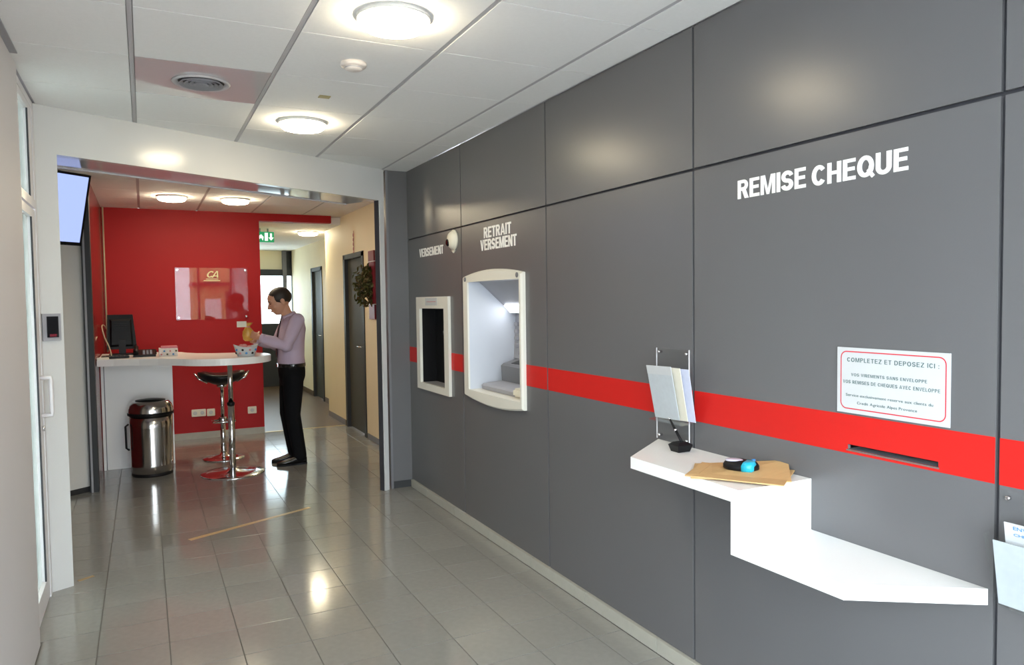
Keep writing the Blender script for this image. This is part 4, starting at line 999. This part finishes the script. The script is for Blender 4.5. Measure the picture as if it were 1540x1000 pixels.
# hands: palm plus five bent fingers closing on the packet
PK = PW(.405, .075, 1.30)     # packet centre
def hand(Wp, s_, drop):
    fwd = (PK+Vector((0, 0, drop))-Wp); fwd.normalize()
    inn = Vector((0, s_, 0)); inn = (inn-fwd*inn.dot(fwd)).normalized()      # towards the packet
    upv = fwd.cross(inn); 
    if upv.z < 0: upv = -upv
    pc = Wp+fwd*.045
    R3 = Matrix((fwd, upv, inn)).transposed()
    body.ell(pc, (.050, .038, .016), 16, 10, R3)
    for k, (o_, ln) in enumerate(((.028, .9), (.010, 1.0), (-.009, .95), (-.027, .75))):
        b0 = pc+fwd*.038+upv*o_; b1 = b0+fwd*.034*ln+inn*.006; b2 = b1+fwd*.016*ln+inn*.022*ln; b3 = b2-fwd*.004+inn*.018*ln
        limb(body, [pc+upv*o_*.7, b0, b1, b2, b3], [.010, .0092, .0085, .008, .0065], 8)
    t0 = pc-fwd*.018+upv*.028; t1 = t0+upv*.020+inn*.018+fwd*.015; t2 = t1+fwd*.024+inn*.016
    limb(body, [pc, t0, t1, t2], [.012, .011, .0095, .0075], 8)
hand(LW, 1, .0); hand(RW, -1, -.045)
per = remesh(body, 'person', .0055, 3, 'skin')
tag(per, 'man in lavender shirt and black trousers standing at the counter with head bowed', 'person')
# face details
for s_ in (-1, 1):
    m = MB(); m.ell(hd(.0885, s_*.031, .008), (.007, .011, .005), 12, 8, HR); m.build('eye', 'eye', per)
    m = MB(); m.tube([hd(.092, s_*.014, .026), hd(.098, s_*.030, .031), hd(.086, s_*.048, .026)], [.0035, .0045, .003], 8); m.build('eyebrow', 'hair', per)
m = MB(); m.ell(hd(.1005, 0, -.058), (.006, .019, .006), 12, 8, HR); m.build('mouth', 'lips', per)
# hair: cap over skull, open at the face
m = MB(); rings = []; seg = 30
for i in range(11):
    th = (i/10)*1.0; ring = []
    for k in range(seg):
        a = 2*pi*k/seg; front = math.cos(a)
        lim = 1.14+1.34*((1-front)/2)**.8 + (.25 if abs(math.sin(a)) > .8 and front > -.3 else 0)
        ph = max(.02, th*lim)
        e = (1.0+.012*math.sin(k*5+i*3))*(1-.055*th**4)
        ring.append(hd(-.008+.104*e*math.sin(ph)*front, .080*e*math.sin(ph)*math.sin(a), .030+.092*e*math.cos(ph)))
    rings.append(ring)
inner = [[HC+(p-HC)*.93 for p in r] for r in reversed(rings)]
m.loft(rings+inner); m.build('hair', 'hair', per)
# shirt
sh = MB()
torso(sh, [(-.002, 0, .955, .128, .168), (.0, 0, 1.0, .130, .170), (.003, 0, 1.06, .128, .166), (.0, 0, 1.2, .130, .176), (-.018, 0, 1.33, .126, .188), (-.022, 0, 1.40, .108, .182), (-.018, 0, 1.440, .080, .125), (-.004, 0, 1.458, .060, .066)])
for S, E_, W__ in ((LS, LE, LW), (RS, RE, RW)):
    limb(sh, [S, S.lerp(E_, .5), E_, E_.lerp(W__, .45), E_.lerp(W__, .86)], [.070, .064, .060, .056, .044])
shirt = remesh(sh, 'shirt', .009, 4, 'shirt', per)
for S, E_, W__ in ((LS, LE, LW), (RS, RE, RW)):
    MB().tube([E_.lerp(W__, .83), E_.lerp(W__, .97)], [.045, .041], 16).build('cuff', 'shirt', shirt)
c0, c1 = PW(.004, 0, 1.440), PW(.020, 0, 1.478)
MB().tube([c0, c1], [.078, .067], 24).build('collar', 'shirt', shirt)
# tie
def tp(f, w_, z): return [PW(f, w_, z), PW(f, -w_, z), PW(f-.008, -w_, z), PW(f-.008, w_, z)]
m = MB(); m.loft([tp(.080, .018, 1.468), tp(.084, .020, 1.446), tp(.090, .013, 1.43), tp(.116, .022, 1.34), tp(.138, .033, 1.22), tp(.140, .036, 1.09), tp(.139, .005, 1.05)]); m.build('tie', 'tie', per)
# trousers and belt
tr_ = MB()
torso(tr_, [(0, 0, .78, .10, .15), (-.004, 0, .86, .124, .168), (-.002, 0, .92, .128, .166), (0, 0, .985, .126, .164)])
for hp, kn, an in LG:
    hp2 = hp+Vector((0, 0, -.02))
    limb(tr_, [hp2, hp2.lerp(kn, .5), kn, kn.lerp(an, .5), an+Vector((.0, 0, .0))], [.103, .092, .075, .070, .064])
remesh(tr_, 'trousers', .009, 4, 'trouser', per)
rings = [[PW(-.001+.131*s_*math.cos(a), .169*s_*math.sin(a), z) for a in [2*pi*k/32 for k in range(32)]] for s_, z in ((1, .958), (1.01, .962), (1.01, .990), (1, .994))]
m = MB(); m.loft(rings); be = m.build('belt', 'shoe', per)
m = MB(); m.box(PW(.138, .022, .960), PW(.128, -.022, .992)); m.build('buckle', 'chrome', be)
# shoes
for (hp, kn, an) in LG:
    b_ = Vector((an.x, an.y, 0)); m = MB()
    def sec(x, hw, z0, z1): return [b_+Vector((x, hw*math.cos(a), (z0+z1)/2+(z1-z0)/2*math.sin(a))) for a in [2*pi*k/18 for k in range(18)]]
    m.loft([sec(.062, .018, .012, .07), sec(.055, .032, .010, .098), (sec(.02, .037, .010, .112)), sec(-.03, .038, .010, .098), sec(-.09, .043, .010, .070), sec(-.15, .044, .010, .052), sec(-.20, .033, .011, .042), sec(-.222, .014, .014, .032)])
    so = m.build('shoe', 'shoe', per)
    m = MB(); ol = [(.062, .022), (.05, .034), (0, .036), (-.04, .034), (-.10, .043), (-.16, .045), (-.20, .034), (-.224, .014)]
    pol = [(b_.x+x, b_.y+w_) for x, w_ in ol]+[(b_.x+x, b_.y-w_) for x, w_ in reversed(ol)]
    m.prism(pol, .0005, .016); m.build('sole', 'black', so)
# packet held over the basket
t = thing('gift_packet', PK, 'amber wrapped packet with a white tag held above the basket', 'packet')
m = MB(); rings = []
for z, a_, b__ in ((-.075, .025, .018), (-.06, .042, .028), (-.02, .050, .034), (.02, .046, .032), (.05, .026, .018), (.065, .016, .012), (.085, .034, .020), (.10, .045, .024)):
    rings.append([PK+Vector((a_*(1+.12*math.sin(k*2.3+z*60))*math.cos(2*pi*k/20), b__*(1+.12*math.cos(k*3.1+z*40))*math.sin(2*pi*k/20), z)) for k in range(20)])
m.loft(rings); m.build('wrapping', 'amber', t)
m = MB(); m.slab([PK+Vector((-.10, -.02, .06)), PK+Vector((-.015, -.025, .06)), PK+Vector((-.015, -.025, .115)), PK+Vector((-.10, -.02, .115))], (0, .002, 0)); m.build('tag', 'papercream', t)
m = MB(); m.ell(PK+Vector((0, 0, .060)), (.022, .018, .010), 14, 8); m.build('ribbon', 'rose', t)
